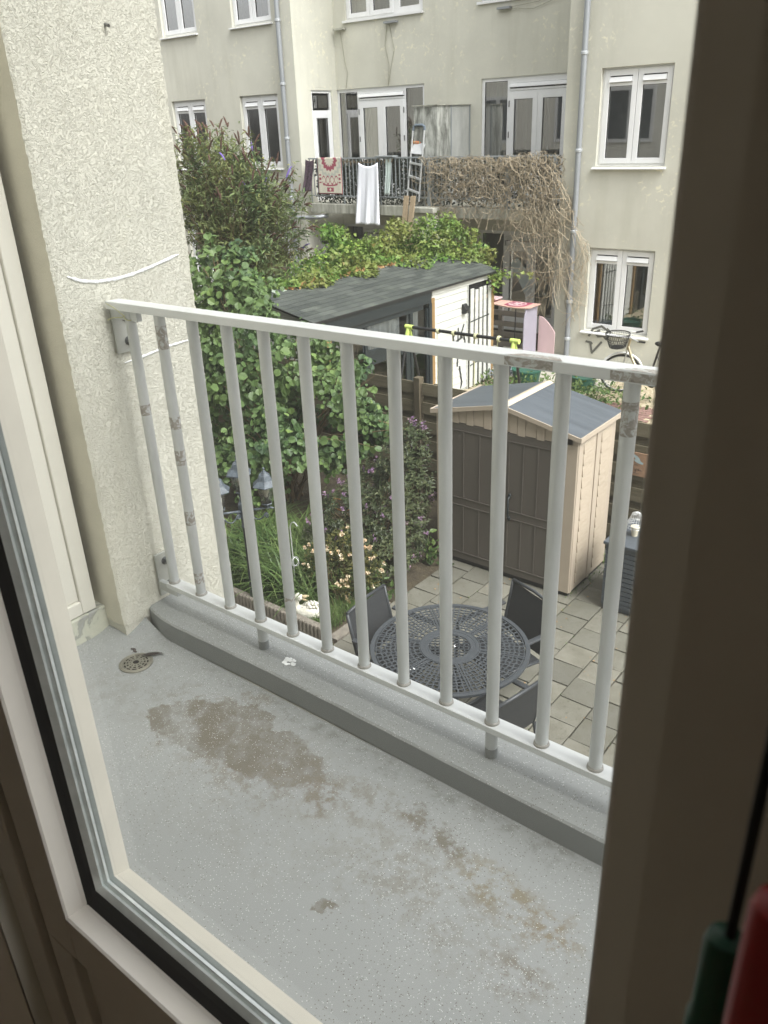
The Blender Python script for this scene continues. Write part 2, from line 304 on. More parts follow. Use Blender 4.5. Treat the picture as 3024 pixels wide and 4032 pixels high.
def leafmat(name, stops, rough=0.45, trans=0.3):
    t = NT(name); gi = t.n('ShaderNodeNewGeometry')
    c = t.ramp(gi.outputs['Random Per Island'], stops)
    c = t.mix(t.ramp(t.noise(1.3, 3, 0.5), [(0.35, 0.0), (0.65, 0.5)]), c, stops[-1][1])
    p = t.n('ShaderNodeBsdfPrincipled'); t.L(c, p.inputs['Base Color']); p.inputs['Roughness'].default_value = rough; p.inputs['Specular IOR Level'].default_value = 0.35
    tl = t.n('ShaderNodeBsdfTranslucent'); t.L(c, tl.inputs[0]); mx = t.n('ShaderNodeMixShader'); mx.inputs[0].default_value = trans
    t.L(p.outputs[0], mx.inputs[1]); t.L(tl.outputs[0], mx.inputs[2]); t.L(mx.outputs[0], t.out.inputs[0]); return t.m
M['l_hazel'] = leafmat('hazel_leaf', [(0.0, S(44, 65, 42)), (0.6, S(62, 87, 54)), (0.95, S(82, 107, 62)), (1.0, S(112, 134, 74))], 0.5, 0.2)
M['l_hazel2'] = leafmat('young_hazel_leaf', [(0.0, S(62, 86, 54)), (0.6, S(82, 106, 62)), (1.0, S(108, 130, 74))])
M['l_budd'] = leafmat('buddleja_leaf', [(0.0, S(66, 86, 60)), (0.6, S(92, 114, 76)), (0.96, S(114, 134, 88)), (1.0, S(146, 144, 84))])
M['spike'] = simple('brown_seed_spike', S(84, 62, 52), 0.9, 0.3, 40)
M['spike_p'] = simple('purple_flower_spike', S(110, 92, 160), 0.8, 0.2, 40)
M['l_ivy'] = leafmat('ivy_leaf', [(0.0, S(60, 94, 42)), (0.5, S(86, 126, 56)), (0.98, S(118, 154, 72)), (1.0, S(140, 124, 74))])
M['l_ivy_d'] = leafmat('ivy_dead_leaf', [(0.0, S(140, 104, 64)), (1.0, S(176, 140, 96))])
M['l_hebe'] = leafmat('hebe_leaf', [(0.0, S(48, 58, 40)), (0.6, S(64, 76, 50)), (1.0, S(92, 98, 66))])
M['f_hebe'] = leafmat('hebe_flower', [(0.0, S(118, 92, 128)), (0.6, S(140, 112, 142)), (1.0, S(162, 136, 146))])
M['l_rose'] = leafmat('rose_leaf', [(0.0, S(46, 58, 32)), (0.6, S(66, 78, 42)), (1.0, S(112, 106, 56))])
M['f_rose'] = leafmat('cream_rose', [(0.0, S(206, 198, 168)), (0.7, S(216, 210, 188)), (1.0, S(198, 156, 112))], 0.6, 0.2)
M['grass'] = leafmat('grass_blade', [(0.0, S(58, 82, 44)), (0.6, S(78, 104, 56)), (1.0, S(108, 126, 72))])
M['screen'] = leafmat('dark_screen_leaf', [(0.0, S(34, 40, 36)), (0.8, S(50, 58, 50)), (1.0, S(90, 98, 86))], 0.5, 0.1)
M['twig'] = wood('twig_bark', S(84, 72, 54), S(126, 110, 84), 0.9, 6, (3, 3, 3))

# ------------------------------------------------------------------ mesh builder
WORLD = {}
class MB:
    def __init__(s, xf=None): s.v = []; s.f = []; s.m = []; s.mi = 0; s.xf = xf
    def mat(s, i): s.mi = i; return s
    def add(s, vs, fs):
        b = len(s.v)
        if s.xf: vs = [s.xf(*p) for p in vs]
        s.v += [tuple(p) for p in vs]; s.f += [tuple(b + i for i in f) for f in fs]; s.m += [s.mi] * len(fs); return s
    def box(s, x0, x1, y0, y1, z0, z1):
        vs = [(x, y, z) for z in (z0, z1) for y in (y0, y1) for x in (x0, x1)]
        return s.add(vs, [(0, 2, 3, 1), (4, 5, 7, 6), (0, 1, 5, 4), (2, 6, 7, 3), (0, 4, 6, 2), (1, 3, 7, 5)])
    def obox(s, c, ax, ay, az):
        c, ax, ay, az = map(Vector, (c, ax, ay, az))
        vs = [c + ax * i + ay * j + az * k for k in (-.5, .5) for j in (-.5, .5) for i in (-.5, .5)]
        return s.add(vs, [(0, 2, 3, 1), (4, 5, 7, 6), (0, 1, 5, 4), (2, 6, 7, 3), (0, 4, 6, 2), (1, 3, 7, 5)])
    def quad(s, *p): return s.add(p, [tuple(range(len(p)))])
    def prism(s, poly, d):
        d = Vector(d); n = len(poly); a = [Vector(p) for p in poly]; b = [p + d for p in a]
        return s.add(a + b, [tuple(range(n))[::-1], tuple(range(n, 2 * n))] + [(i, (i + 1) % n, n + (i + 1) % n, n + i) for i in range(n)])
    def tube(s, pts, r, n=8, cap=True):
        pts = [Vector(p) for p in pts]; k = len(pts); rs = r if hasattr(r, '__len__') else [r] * k
        vs = []; up = None
        for i, p in enumerate(pts):
            d = (pts[min(i + 1, k - 1)] - pts[max(i - 1, 0)])
            if d.length < 1e-9: d = Vector((0, 0, 1))
            d.normalize()
            if up is None: up = Vector((0, 0, 1)) if abs(d.z) < .9 else Vector((1, 0, 0))
            a = d.cross(up)
            if a.length < 1e-6: a = d.orthogonal()
            a.normalize(); b = a.cross(d); up = b
            for j in range(n):
                t = 2 * math.pi * j / n; vs.append(p + (a * math.cos(t) + b * math.sin(t)) * rs[i])
        fs = [(i * n + j, i * n + (j + 1) % n, (i + 1) * n + (j + 1) % n, (i + 1) * n + j) for i in range(k - 1) for j in range(n)]
        if cap: fs += [tuple(range(n))[::-1], tuple(range((k - 1) * n, k * n))]
        return s.add(vs, fs)
    def lathe(s, prof, c, n=16, a0=0.0):
        c = Vector(c); vs = [(c.x + r * math.cos(a0 + 2 * math.pi * j / n), c.y + r * math.sin(a0 + 2 * math.pi * j / n), c.z + z) for r, z in prof for j in range(n)]
        k = len(prof); fs = [(i * n + j, i * n + (j + 1) % n, (i + 1) * n + (j + 1) % n, (i + 1) * n + j) for i in range(k - 1) for j in range(n)]
        fs += [tuple(range(n))[::-1], tuple(range((k - 1) * n, k * n))]
        return s.add(vs, fs)
    def ball(s, c, r, n=10, sx=1, sy=1, sz=1):
        c = Vector(c); m = n // 2 + 1; vs = []
        for i in range(m + 1):
            t = math.pi * i / m; 
            for j in range(n):
                a = 2 * math.pi * j / n; vs.append((c.x + r * sx * math.sin(t) * math.cos(a), c.y + r * sy * math.sin(t) * math.sin(a), c.z - r * sz * math.cos(t)))
        return s.add(vs, [(i * n + j, i * n + (j + 1) % n, (i + 1) * n + (j + 1) % n, (i + 1) * n + j) for i in range(m) for j in range(n)])
    def build(s, name, mats, parent=None, smooth=False, bevel=0.0, label=None):
        if not isinstance(mats, (list, tuple)): mats = [mats]
        me = bpy.data.meshes.new(name); off = (0, 0, 0); q = parent
        while q is not None:
            if q.name in WORLD: off = WORLD[q.name]
            q = q.parent
        vs = [(p[0] - off[0], p[1] - off[1], p[2] - off[2]) for p in s.v]
        me.from_pydata(vs, [], s.f)
        for m in mats: me.materials.append(M[m])
        me.polygons.foreach_set('material_index', s.m)
        if smooth: me.polygons.foreach_set('use_smooth', [True] * len(s.f))
        me.update(); o = bpy.data.objects.new(name, me); sc.collection.objects.link(o); o.parent = parent
        if bevel:
            b = o.modifiers.new('bevel', 'BEVEL'); b.width = bevel; b.segments = 2; b.limit_method = 'ANGLE'; b.angle_limit = R(40)
        if smooth == 'auto':
            bpy.context.view_layer.update()
        if label: o['label'] = label
        return o
def tag(o, label, cat, group=None):
    o['label'] = label; o['category'] = cat
    if group: o['group'] = group
    return o
def struct(o, kind='structure'): o['kind'] = kind; return o
def thing(name, label, cat, loc=(0, 0, 0), rz=0.0, group=None, world=False):
    o = bpy.data.objects.new(name, None); sc.collection.objects.link(o); o.location = loc; o.rotation_euler = (0, 0, rz); o.empty_display_size = .1
    if world: WORLD[o.name] = tuple(loc)
    return tag(o, label, cat, group)
def copy_tree(o, parent=None):
    c = o.copy(); sc.collection.objects.link(c); c.parent = parent
    for ch in [x for x in bpy.data.objects if x.parent == o]: copy_tree(ch, c)
    return c
def shade_auto(o, ang=35):
    me = o.data; me.polygons.foreach_set('use_smooth', [True] * len(me.polygons))
    try: me.set_sharp_from_angle(angle=R(ang))
    except Exception: pass
    return o

def wall_xz(mb, x0, x1, z0, z1, Y, holes, depth=0.14):
    """wall in the plane Y (seen from -Y) with rectangular openings and reveals"""
    xs = sorted({x0, x1, *[h[0] for h in holes], *[h[1] for h in holes]}); zs = sorted({z0, z1, *[h[2] for h in holes], *[h[3] for h in holes]})
    for a, b in zip(xs, xs[1:]):
        for c, d in zip(zs, zs[1:]):
            mx, mz = (a + b) / 2, (c + d) / 2
            if any(h[0] < mx < h[1] and h[2] < mz < h[3] for h in holes): continue
            if a < x0 - 1e-6 or b > x1 + 1e-6 or c < z0 - 1e-6 or d > z1 + 1e-6: continue
            mb.quad((a, Y, c), (b, Y, c), (b, Y, d), (a, Y, d))
    for (a, b, c, d) in holes:
        D = Y + depth
        mb.quad((a, Y, c), (a, Y, d), (a, D, d), (a, D, c)); mb.quad((b, Y, c), (b, D, c), (b, D, d), (b, Y, d))
        mb.quad((a, Y, c), (a, D, c), (b, D, c), (b, Y, c)); mb.quad((a, Y, d), (b, Y, d), (b, D, d), (a, D, d))

# ------------------------------------------------------------------ leaf clouds
TPL = {
    'round': ([(0, 0, 0), (.25, .40, .07), (.68, .42, .06), (1, 0, -.08), (.68, -.42, .06), (.25, -.40, .07)], [(0, 1, 2, 3), (0, 3, 4, 5)]),
    'ovate': ([(0, 0, 0), (.3, .24, .05), (.65, .18, .03), (1, 0, -.1), (.65, -.18, .03), (.3, -.24, .05)], [(0, 1, 2, 3), (0, 3, 4, 5)]),
    'lance': ([(0, 0, 0), (.3, .13, .03), (.7, .10, .0), (1, 0, -.15), (.7, -.10, .0), (.3, -.13, .03)], [(0, 1, 2, 3), (0, 3, 4, 5)]),
    'lobed': ([(0, 0, 0), (.2, .46, .06), (.5, .26, .03), (1, 0, -.06), (.5, -.26, .03), (.2, -.46, .06)], [(0, 1, 2, 3), (0, 3, 4, 5)]),
}
def leaf_arrays(P, D, N, size, tpl):
    P = np.asarray(P, float); D = np.asarray(D, float); N = np.asarray(N, float); k = len(P)
    D = D / (np.linalg.norm(D, axis=1, keepdims=True) + 1e-9); W = np.cross(N, D); W /= (np.linalg.norm(W, axis=1, keepdims=True) + 1e-9); N = np.cross(D, W)
    tv, tf = TPL[tpl]; tv = np.array(tv); size = np.asarray(size).reshape(-1, 1, 1) * np.ones((k, 1, 1))
    V = P[:, None, :] + size * (tv[None, :, 0:1] * D[:, None, :] + tv[None, :, 1:2] * W[:, None, :] + tv[None, :, 2:3] * N[:, None, :])
    nv = len(tv); F = [tuple(int(i * nv + j) for j in f) for i in range(k) for f in tf]
    return V.reshape(-1, 3), F
def add_leaves(mb, P, D, N, size, tpl):
    V, F = leaf_arrays(P, D, N, size, tpl); mb.add([tuple(v) for v in V.tolist()], F)
rng = np.random.default_rng(11)
def unit(n):
    v = rng.normal(size=(n, 3)); return v / np.linalg.norm(v, axis=1, keepdims=True)
def blob_points(blobs, n, inner=0.55):
    """points through the outer shell of a set of ellipsoids, none deep inside another"""
    C = np.array([b[:3] for b in blobs], float); Rr = np.array([b[3:6] for b in blobs], float)
    wts = (Rr[:, 0] * Rr[:, 1] * Rr[:, 2]) ** (2 / 3); idx = rng.choice(len(blobs), n * 2, p=wts / wts.sum())
    u = unit(n * 2); rad = inner + (1.08 - inner) * rng.random((n * 2, 1)) ** 0.6
    P = C[idx] + u * Rr[idx] * rad; ok = np.ones(len(P), bool)
    for i in range(len(blobs)):
        dd = np.linalg.norm((P - C[i]) / Rr[i], axis=1); ok &= ~((dd < inner * 0.85) & (idx != i))
    P, u = P[ok][:n], u[ok][:n]; return P, u
def clumps(blobs, n, r0, r1):
    P, u = blob_points(blobs, n, .55); return [(*p, *(r_ * np.array([1.1, 1.1, .8]))) for p, r_ in zip(P, rng.uniform(r0, r1, len(P)))]
def bezier(a, b, c, n=8):
    a, b, c = map(Vector, (a, b, c)); return [a * (1 - t) ** 2 + b * 2 * t * (1 - t) + c * t * t for t in [i / n for i in range(n + 1)]]
# ================================================================== STRUCTURE
# ground
mb = MB(); mb.quad((-60, -20, G - .03), (40, -20, G - .03), (40, 60, G - .03), (-60, 60, G - .03)); struct(mb.build('ground', 'soil'))
# terrace of 30 cm slabs, joints running away from the house
mb = MB(); mb.box(-4.5, 3.0, 0.5, 7.95, G - .026, G - .012); struct(mb.build('terrace_bed', 'joint'))
mb = MB()
x = -4.5; col = 0
while x < 2.5:
    y = 0.6 + (col % 2) * 0.15
    while y < 7.9:
        j = lambda a: random.uniform(-a, a)
        ti, tj = j(.004), j(.004); z = G + j(.003)
        x0, x1, y0, y1 = x + .006 + j(.003), x + .294 + j(.003), y + .006 + j(.003), y + .294 + j(.003)
        yy1 = min(y1, 7.94)
        mb.add([(x0, y0, G - .02), (x1, y0, G - .02), (x1, yy1, G - .02), (x0, yy1, G - .02), (x0, y0, z - ti - tj), (x1, y0, z + ti - tj), (x1, yy1, z + ti + tj), (x0, yy1, z - ti + tj)],
               [(4, 5, 6, 7), (0, 1, 5, 4), (1, 2, 6, 5), (2, 3, 7, 6), (3, 0, 4, 7)])
        y += 0.3
    x += 0.3; col += 1
struct(mb.build('terrace_paving', 'paver', bevel=0.004))
# neighbour's yard behind the fence: gravel and red brick
mb = MB(); mb.box(-12, 1, 8.1, 15.2, G - .028, G - .004); struct(mb.build('gravel_yard', 'gravel'))
mb = MB()
for i in range(26):
    for k in range(5):
        x0 = -5.6 + k * .21 + (i % 2) * .1; y0 = 10.3 + i * .105
        mb.box(x0, x0 + .2, y0, y0 + .095, G - .006, G + .004 + random.uniform(-.002, .002))
struct(mb.build('brick_path', 'brick_red'))
mb = MB(); mb.box(-9.6, -5.8, 13.4, 15.44, G - .005, G + .015); M['pale_paving'] = simple('pale_paving', S(168, 164, 152), 0.9, 0.12, 3); struct(mb.build('back_step', 'pale_paving'))  # pale tone put in to bounce light up under the far balcony

# own balcony
mb = MB(); mb.quad((-2.35, .46, -1.6), (3, .46, -1.6), (3, 1.372, -1.6), (-2.35, 1.372, -1.6))
struct(mb.build('balcony_floor', 'floor'))
# kerb: bull-nosed inner edge, outer lip rising; it swings in towards the wall at its left end
def kerb_y(x): return 1.372 + .006 * math.sin(x * 3.1) + (0 if x > -2.05 else .03 * ((-2.05 - x) / .19) ** 2)
xs = [3.0] + [i * -.05 for i in range(-19, 41)] + [-2.03, -2.06, -2.09, -2.12, -2.15, -2.18, -2.21, -2.238]
prof = [(0.0, -1.6), (.001, -1.57), (.002, -1.529), (.007, -1.5225), (.014, -1.521), (.085, -1.519), (.11, -1.517), (.13, -1.516), (.15, -1.515), (.165, -1.518), (.17, -1.53), (.17, -1.82)]
mb = MB(); vs = []
for x in xs:
    ky = kerb_y(x)
    for i, (dy, z) in enumerate(prof):
        y = ky + dy if i < 6 else 1.372 + dy
        y = max(y, ky + .03 * (i > 5)); vs.append((x, y, z + random.uniform(-.0012, .0012)))
n = len(prof); fs = []
for i in range(len(xs) - 1):
    for j in range(n - 1): fs.append((i * n + j, i * n + j + 1, (i + 1) * n + j + 1, (i + 1) * n + j))
mb.add(vs, fs); mb.m = [0 if (k % (n - 1)) > 1 else 1 for k in range(len(fs))]
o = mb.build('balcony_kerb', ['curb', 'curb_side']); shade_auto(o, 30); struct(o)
mb = MB(); mb.box(-2.35, 3, .46, 1.535, -1.82, -1.604); struct(mb.build('balcony_slab', 'slab'))
# coved upstand where the coating sweeps up from the floor into the kerb and under the pillar
mb = MB(); vs = []; nx, ny = 16, 12
for i in range(nx + 1):
    x = -2.349 + .24 * i / nx; fx = (.5 + .5 * math.cos(math.pi * i / nx)) * .9
    for j in range(ny + 1):
        q = j / ny; y = 1.19 + .19 * q; z = -1.6012 + (.083 * q ** 2.4) * fx - (.004 if i == nx or j == 0 else 0); vs.append((x, y, z))
mb.add(vs, [(i * (ny + 1) + j, (i + 1) * (ny + 1) + j, (i + 1) * (ny + 1) + j + 1, i * (ny + 1) + j + 1) for i in range(nx) for j in range(ny)])
struct(mb.build('balcony_cove', 'curb_cove', smooth=True))

# own house: outer wall round the glazed door, room behind the camera
hw = thing('own_house_wall', 'cream outer wall of the house around the balcony door', 'house wall', (0, .4, G), world=True)
mb = MB(); mb.box(-30, -1.075, .30, .46, G, 8); mb.box(.75, 14, .30, .46, G, 8); mb.box(-1.075, .75, .30, .46, 1.0, 8); mb.box(-1.075, .75, .30, .46, G, -1.62)
mb.build('wall', 'own_facade', hw)
for cx_ in (-20, -16.4, -12.9, -9.2, -5.6, -2.6, 1.9, 5.2):
    for cz_ in (-3.3, .1, 3.2, 5.9):
        if cx_ in (-2.6,) and cz_ == .1 or (cz_ == .1 and cx_ == 1.9): continue
        mb = MB(); a_, b_, c_, d_ = cx_ - .9, cx_ + .9, cz_ - .9, cz_ + .9
        mb.box(a_, a_ + .12, .462, .50, c_, d_); mb.box(b_ - .12, b_, .462, .50, c_, d_); mb.box(a_ + .12, b_ - .12, .462, .50, d_ - .12, d_); mb.box(a_ + .12, b_ - .12, .462, .50, c_, c_ + .12); mb.box(cx_ - .08, cx_ + .08, .462, .50, c_ + .12, d_ - .12)
        wn_ = mb.build('window', 'white_far', hw)
        mb = MB(); mb.box(a_ + .12, cx_ - .08, .463, .475, c_ + .12, d_ - .12); mb.box(cx_ + .08, b_ - .12, .463, .475, c_ + .12, d_ - .12); mb.build('pane', 'slate', wn_)
mb = MB(); X0, X1, Y0, Y1, Z0, Z1 = -2.2, 1.8, -2.2, .297, -1.62, 1.1
mb.quad((X0, Y0, Z0), (X0, Y1, Z0), (X0, Y1, Z1), (X0, Y0, Z1)); mb.quad((X1, Y0, Z0), (X1, Y0, Z1), (X1, Y1, Z1), (X1, Y1, Z0))
mb.quad((X0, Y0, Z0), (X0, Y0, Z1), (X1, Y0, Z1), (X1, Y0, Z0)); mb.quad((X0, Y0, Z1), (X0, Y1, Z1), (X1, Y1, Z1), (X1, Y0, Z1))
for a, b in ((X0, -1.075), (.75, X1)): mb.quad((a, Y1, Z0), (b, Y1, Z0), (b, Y1, Z1), (a, Y1, Z1))
mb.quad((-1.075, Y1, 1.0), (.75, Y1, 1.0), (.75, Y1, Z1), (-1.075, Y1, Z1))
struct(mb.build('room_walls', 'room'))
mb = MB(); mb.quad((X0, Y0, Z0), (X1, Y0, Z0), (X1, Y1, Z0), (X0, Y1, Z0)); struct(mb.build('room_floor', 'room_dark'))

# projecting part of the house at the left end of the balcony, with its white framed side panel
pj = thing('side_wall_panel', 'white framed panel at the left end of the balcony above peeling plinth', 'framed panel', (-2.35, .5, -1.6), world=True)
mb = MB(); mb.box(-3.4, -2.375, .46, 1.262, -1.5, 8); mb.build('panel', 'near_frame', pj)
mb = MB(); mb.box(-2.3745, -2.35, 1.212, 1.264, -1.496, 8); mb.box(-2.3745, -2.35, .46, 1.2115, -1.496, -1.446)
mb.box(-2.3745, -2.362, 1.145, 1.2115, -1.4455, 8); mb.box(-2.3745, -2.362, .46, 1.1445, -1.4455, -1.39)
mb.build('frame', 'near_frame', pj, bevel=.004)
mb = MB(); mb.box(-3.4, -2.347, .46, 1.30, -1.604, -1.5); mb.build('plinth', 'peel', pj, bevel=.006)

pl = thing('rendered_pillar', 'cream rough rendered wall pillar the balcony railing is bolted to', 'pillar', (-2.6, 1.54, -1.6), world=True)
# rough render: wavy arrises from a finely divided skin
def rough_face(mb, o, u, vv, nu, nv, nrm, amp):
    o, u, vv, nrm = map(Vector, (o, u, vv, nrm)); vs = []
    for j in range(nv + 1):
        for i in range(nu + 1):
            a = amp if 0 < j < nv else amp
            vs.append(o + u * (i / nu) + vv * (j / nv) + nrm * random.uniform(-a, a) * (0 if i in (0, nu) else 1))
    mb.add(vs, [(j * (nu + 1) + i, j * (nu + 1) + i + 1, (j + 1) * (nu + 1) + i + 1, (j + 1) * (nu + 1) + i) for j in range(nv) for i in range(nu)])
XP = -2.24
zs = [-1.555 + .011 * i for i in range(205)]
mb = MB(); nY = 44; vs = []
arr0 = [random.uniform(-.0022, .0022) for _ in zs]; arr1 = [random.uniform(-.0028, .0028) for _ in zs]
for k, z in enumerate(zs):
    for i in range(nY + 1):
        y = 1.292 + .5 * i / nY; e0 = arr0[k] if i == 0 else 0; e1 = arr1[k] if i == nY else 0
        zz = z if k else -1.552 + (.0 if i < 6 else -.004 * (i - 6)) + random.uniform(-.004, .004)
        xr = -.005 if i in (0, nY) else random.uniform(-.0003, .0003)
        vs.append((XP + xr, y + e0 + e1, zz))
fs = [(k * (nY + 1) + i, k * (nY + 1) + i + 1, (k + 1) * (nY + 1) + i + 1, (k + 1) * (nY + 1) + i) for k in range(len(zs) - 1) for i in range(nY)]
mb.add(vs, fs)
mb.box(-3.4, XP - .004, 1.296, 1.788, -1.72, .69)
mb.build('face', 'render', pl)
mb = MB(); mb.box(-3.4, XP - .0055, 1.2935, 1.2955, -1.552, .69); mb.box(-3.4, XP - .01, 1.2945, 1.787, .691, 8); mb.box(-3.4, -2.30, 1.33, 1.78, G, -1.721)
mb.build('side_face', 'render_smooth', pl)
def stroke_x(mb, pts, w, X, amp=.002):
    P = []
    for (a, b) in zip(pts, pts[1:]):
        for i in range(12): P.append((a[0] + (b[0] - a[0]) * i / 12, a[1] + (b[1] - a[1]) * i / 12))
    P.append(pts[-1]); vs = []
    for i, (y, z) in enumerate(P):
        f = 0.35 + .65 * min(1, i / 6, (len(P) - 1 - i) / 6) if w > .005 else .8
        ww = w * f * random.uniform(.7, 1.2); vs += [(X, y, z - ww / 2), (X + .0016, y, z + random.uniform(-.001, .001)), (X, y, z + ww / 2)]
    mb.add(vs, [(3 * i + a, 3 * i + 3 + a, 3 * i + 4 + a, 3 * i + 1 + a) for i in range(len(P) - 1) for a in (0, 1)])
mb = MB(); stroke_x(mb, [(1.335, -.360), (1.38, -.379), (1.43, -.388), (1.50, -.390), (1.56, -.385), (1.62, -.375), (1.68, -.363), (1.745, -.350)], .010, XP + .003)
tag(mb.build('white_curved_line', 'chalk'), 'white curved line smeared across the rough pillar above the handrail', 'painted line')
mb = MB(); stroke_x(mb, [(1.475, -.648), (1.56, -.642), (1.64, -.632), (1.75, -.630)], .008, XP + .003)
tag(mb.build('white_faint_line', 'chalk'), 'fainter white line on the pillar below the handrail behind the first bars', 'painted line')
mb = MB(); mb.tube([(XP - .004, 1.605, .291), (XP + .018, 1.603, .285)], .0045, 8); tag(mb.build('nail', 'steel'), 'small dark nail stub sticking out high on the pillar', 'nail')

# ---------------- railing of the own balcony
rl = thing('balcony_railing', 'grey aluminium balcony railing with round bars and flat handrail', 'railing', (-.8, 1.46, -1.52), world=True)
def ht(x): return -.4455 + (x + 2.2) * .0121    # handrail top
def lt(x): return -1.4175 + (x + 2.2) * .0065   # lower rail top
def bar(mb, x0, x1, f, y0, y1, th, nseg=1):
    vs = []; 
    for x in (x0, x1): vs += [(x, y0, f(x) - th), (x, y1, f(x) - th), (x, y1, f(x)), (x, y0, f(x))]
    mb.add(vs, [(0, 1, 2, 3), (7, 6, 5, 4), (0, 4, 5, 1), (1, 5, 6, 2), (2, 6, 7, 3), (3, 7, 4, 0)])
mb = MB(); bar(mb, -2.225, .9, ht, 1.435, 1.485, .024)
mb.build('handrail', 'alu_rail', rl, bevel=.002)
for a, b, a2, b2 in ((-.83, -.72, -.84, -.70), (-.60, -.50, -.6, -.5)):
    mb = MB(); bar(mb, a, b, lambda x: ht(x) - .003, 1.4345, 1.4349, .018); a, b = a2, b2
    mb.quad((a + .01, 1.436, ht(a) + .0006), (b, 1.436, ht(b) + .0006), (b - .02, 1.462, ht(b) + .0006), (a + .04, 1.458, ht(a) + .0006))
    mb.build('sticker_residue', 'residue', rl)
mb = MB(); bar(mb, -2.165, .9, lt, 1.437, 1.485, .019); mb.build('bottom_rail', 'alu_rail', rl, bevel=.0015)
px = [-2.143 + .1435 * i for i in range(20)]
for i, x in enumerate(px):
    mb = MB(); x1 = x - .003 * (i < 2)
    mb.tube([(x1, 1.461, lt(x) - .002), (x1, 1.461, ht(x) - .026)], .0163, 18)
    if i == 1: 
        mb.mat(1)
        for z0, z1 in ((-.57, -.50), (-.82, -.78), (-.94, -.89), (-1.15, -1.10), (-1.37, -1.33)): mb.tube([(x1, 1.461, z0), (x1, 1.461, z1)], .01655, 18)
    if i == 0: mb.mat(1).tube([(x1, 1.461, -.80), (x1, 1.461, -.765)], .0165, 18)
    if i == 4: mb.mat(1).tube([(x1, 1.461, -1.29), (x1, 1.461, -1.275)], .0165, 18)
    if i == 11: mb.mat(1).tube([(x1, 1.461, -.56), (x1, 1.461, -.49)], .01655, 18)
    p = mb.build('bar', ['alu', 'residue'], rl); shade_auto(p)
    mb = MB(); mb.lathe([(.0163, .008), (.0195, .005), (.0205, 0), (.0195, -.002)], (x1, 1.461, lt(x)), 18); shade_auto(mb.build('weld_collar', 'weld', p))
for x in (px[3], px[9], px[15]):
    mb = MB(); mb.tube([(x, 1.461, -1.53), (x, 1.461, lt(x) - .019)], .0165, 18); mb.mat(1).tube([(x, 1.461, -1.53), (x, 1.461, -1.49)], .0172, 18); shade_auto(mb.build('foot_post', ['alu', 'curb_side'], rl))
for y0, y1, z0, z1, nm in ((1.452, 1.535, -.615, -.47, 'bracket'), (1.452, 1.52, -1.50, -1.335, 'bracket')):
    mb = MB(); mb.box(XP + .004, XP + .012, y0, y1, z0, z1); b = mb.build(nm, 'plate', rl, bevel=.002)
    for zz in (z0 + .035, z1 - .035):
        mb = MB(); cx, cy = XP + .012, (y0 + y1) / 2 + .005
        mb.tube([(cx, cy, zz), (cx + .0025, cy, zz)], .015, 16); mb.tube([(cx + .0025, cy, zz), (cx + .012, cy, zz)], .010, 6); mb.tube([(cx + .012, cy, zz), (cx + .018, cy, zz)], .006, 10)
        mb.build('bolt', 'steel', b)
mb = MB(); mb.box(XP + .012, -2.10, 1.452, 1.47, -.50, -.468); mb.build('bracket_arm', 'alu', rl)
mb = MB(); mb.box(XP + .012, -2.13, 1.452, 1.47, -1.47, -1.437); mb.build('bracket_arm', 'alu', rl)
mb = MB(); c0 = Vector((-2.146, 1.461, -.492)); pts = [c0 + Vector((.019 * math.cos(a), .019 * math.sin(a), .006 * math.sin(a * 2))) for a in [i * .4 for i in range(17)]]
mb.tube(pts, .0018, 6); mb.tube([(-2.16, 1.443, -.49), (-2.20, 1.437, -.494), (-2.235, 1.44, -.505)], .0018, 6)
mb.tube([(-2.14, 1.44, -.485), (-2.18, 1.434, -.462), (-2.222, 1.436, -.452)], .0015, 6)
tag(mb.build('cable_tie', 'rope'), 'pale cable tie looped round the first bar under the handrail', 'cable tie')
# drain and litter on the balcony
dr = thing('floor_drain', 'round slotted drain grate in the balcony floor by the pillar', 'drain', (-2.09, 1.22, -1.6))
mb = MB(); mb.lathe([(.056, .0), (.056, .003), (.050, .005), (.046, .003), (.046, .001), (.0, .001)][:-1], (0, 0, .001), 40); shade_auto(mb.build('rim', 'drain', dr))
mb = MB(); mb.lathe([(.045, 0), (.045, .0015)], (0, 0, .0014), 32); mb.build('sump', 'black', dr)
mb = MB()
for r0, r1, z in ((.010, .016, .006), (.021, .026, .005), (.031, .036, .004), (.041, .046, .0035)):
    k = 32
    for j in range(k):
        a, b = 2 * math.pi * j / k, 2 * math.pi * (j + 1) / k
        mb.quad((r0 * math.cos(a), r0 * math.sin(a), z), (r1 * math.cos(a), r1 * math.sin(a), z), (r1 * math.cos(b), r1 * math.sin(b), z), (r0 * math.cos(b), r0 * math.sin(b), z))
for j in range(12):
    a = 2 * math.pi * j / 12; d = Vector((math.cos(a), math.sin(a), 0)); p = Vector((-d.y, d.x, 0)) * .0035
    mb.quad(d * .014 - p + Vector((0, 0, .0062)), d * .052 - p + Vector((0, 0, .0042)), d * .052 + p + Vector((0, 0, .0042)), d * .014 + p + Vector((0, 0, .0062)))
mb.build('grate', 'drain', dr)
mb = MB(); fp = [(-2.115, 1.235, -1.585), (-2.10, 1.262, -1.590), (-2.085, 1.285, -1.592), (-2.06, 1.305, -1.594)]
mb.tube(fp, .0012, 5)
for i in range(60):
    t_ = i / 60; q = Vector(fp[1]).lerp(Vector(fp[3]), t_); w_ = .014 * math.sin(math.pi * min(1, t_ * .8 + .25)); sgn = 1 if i % 2 else -1
    mb.quad(q, q + Vector((.006, .003, 0)), q + Vector((.010 + .004 * sgn, -.002 + w_ * sgn, .002 + .002 * random.random())), q + Vector((.006, w_ * sgn, .002)))
tag(mb.build('feather', 'feather'), 'dark bedraggled feather lying across the floor drain', 'feather')
mb = MB(); 
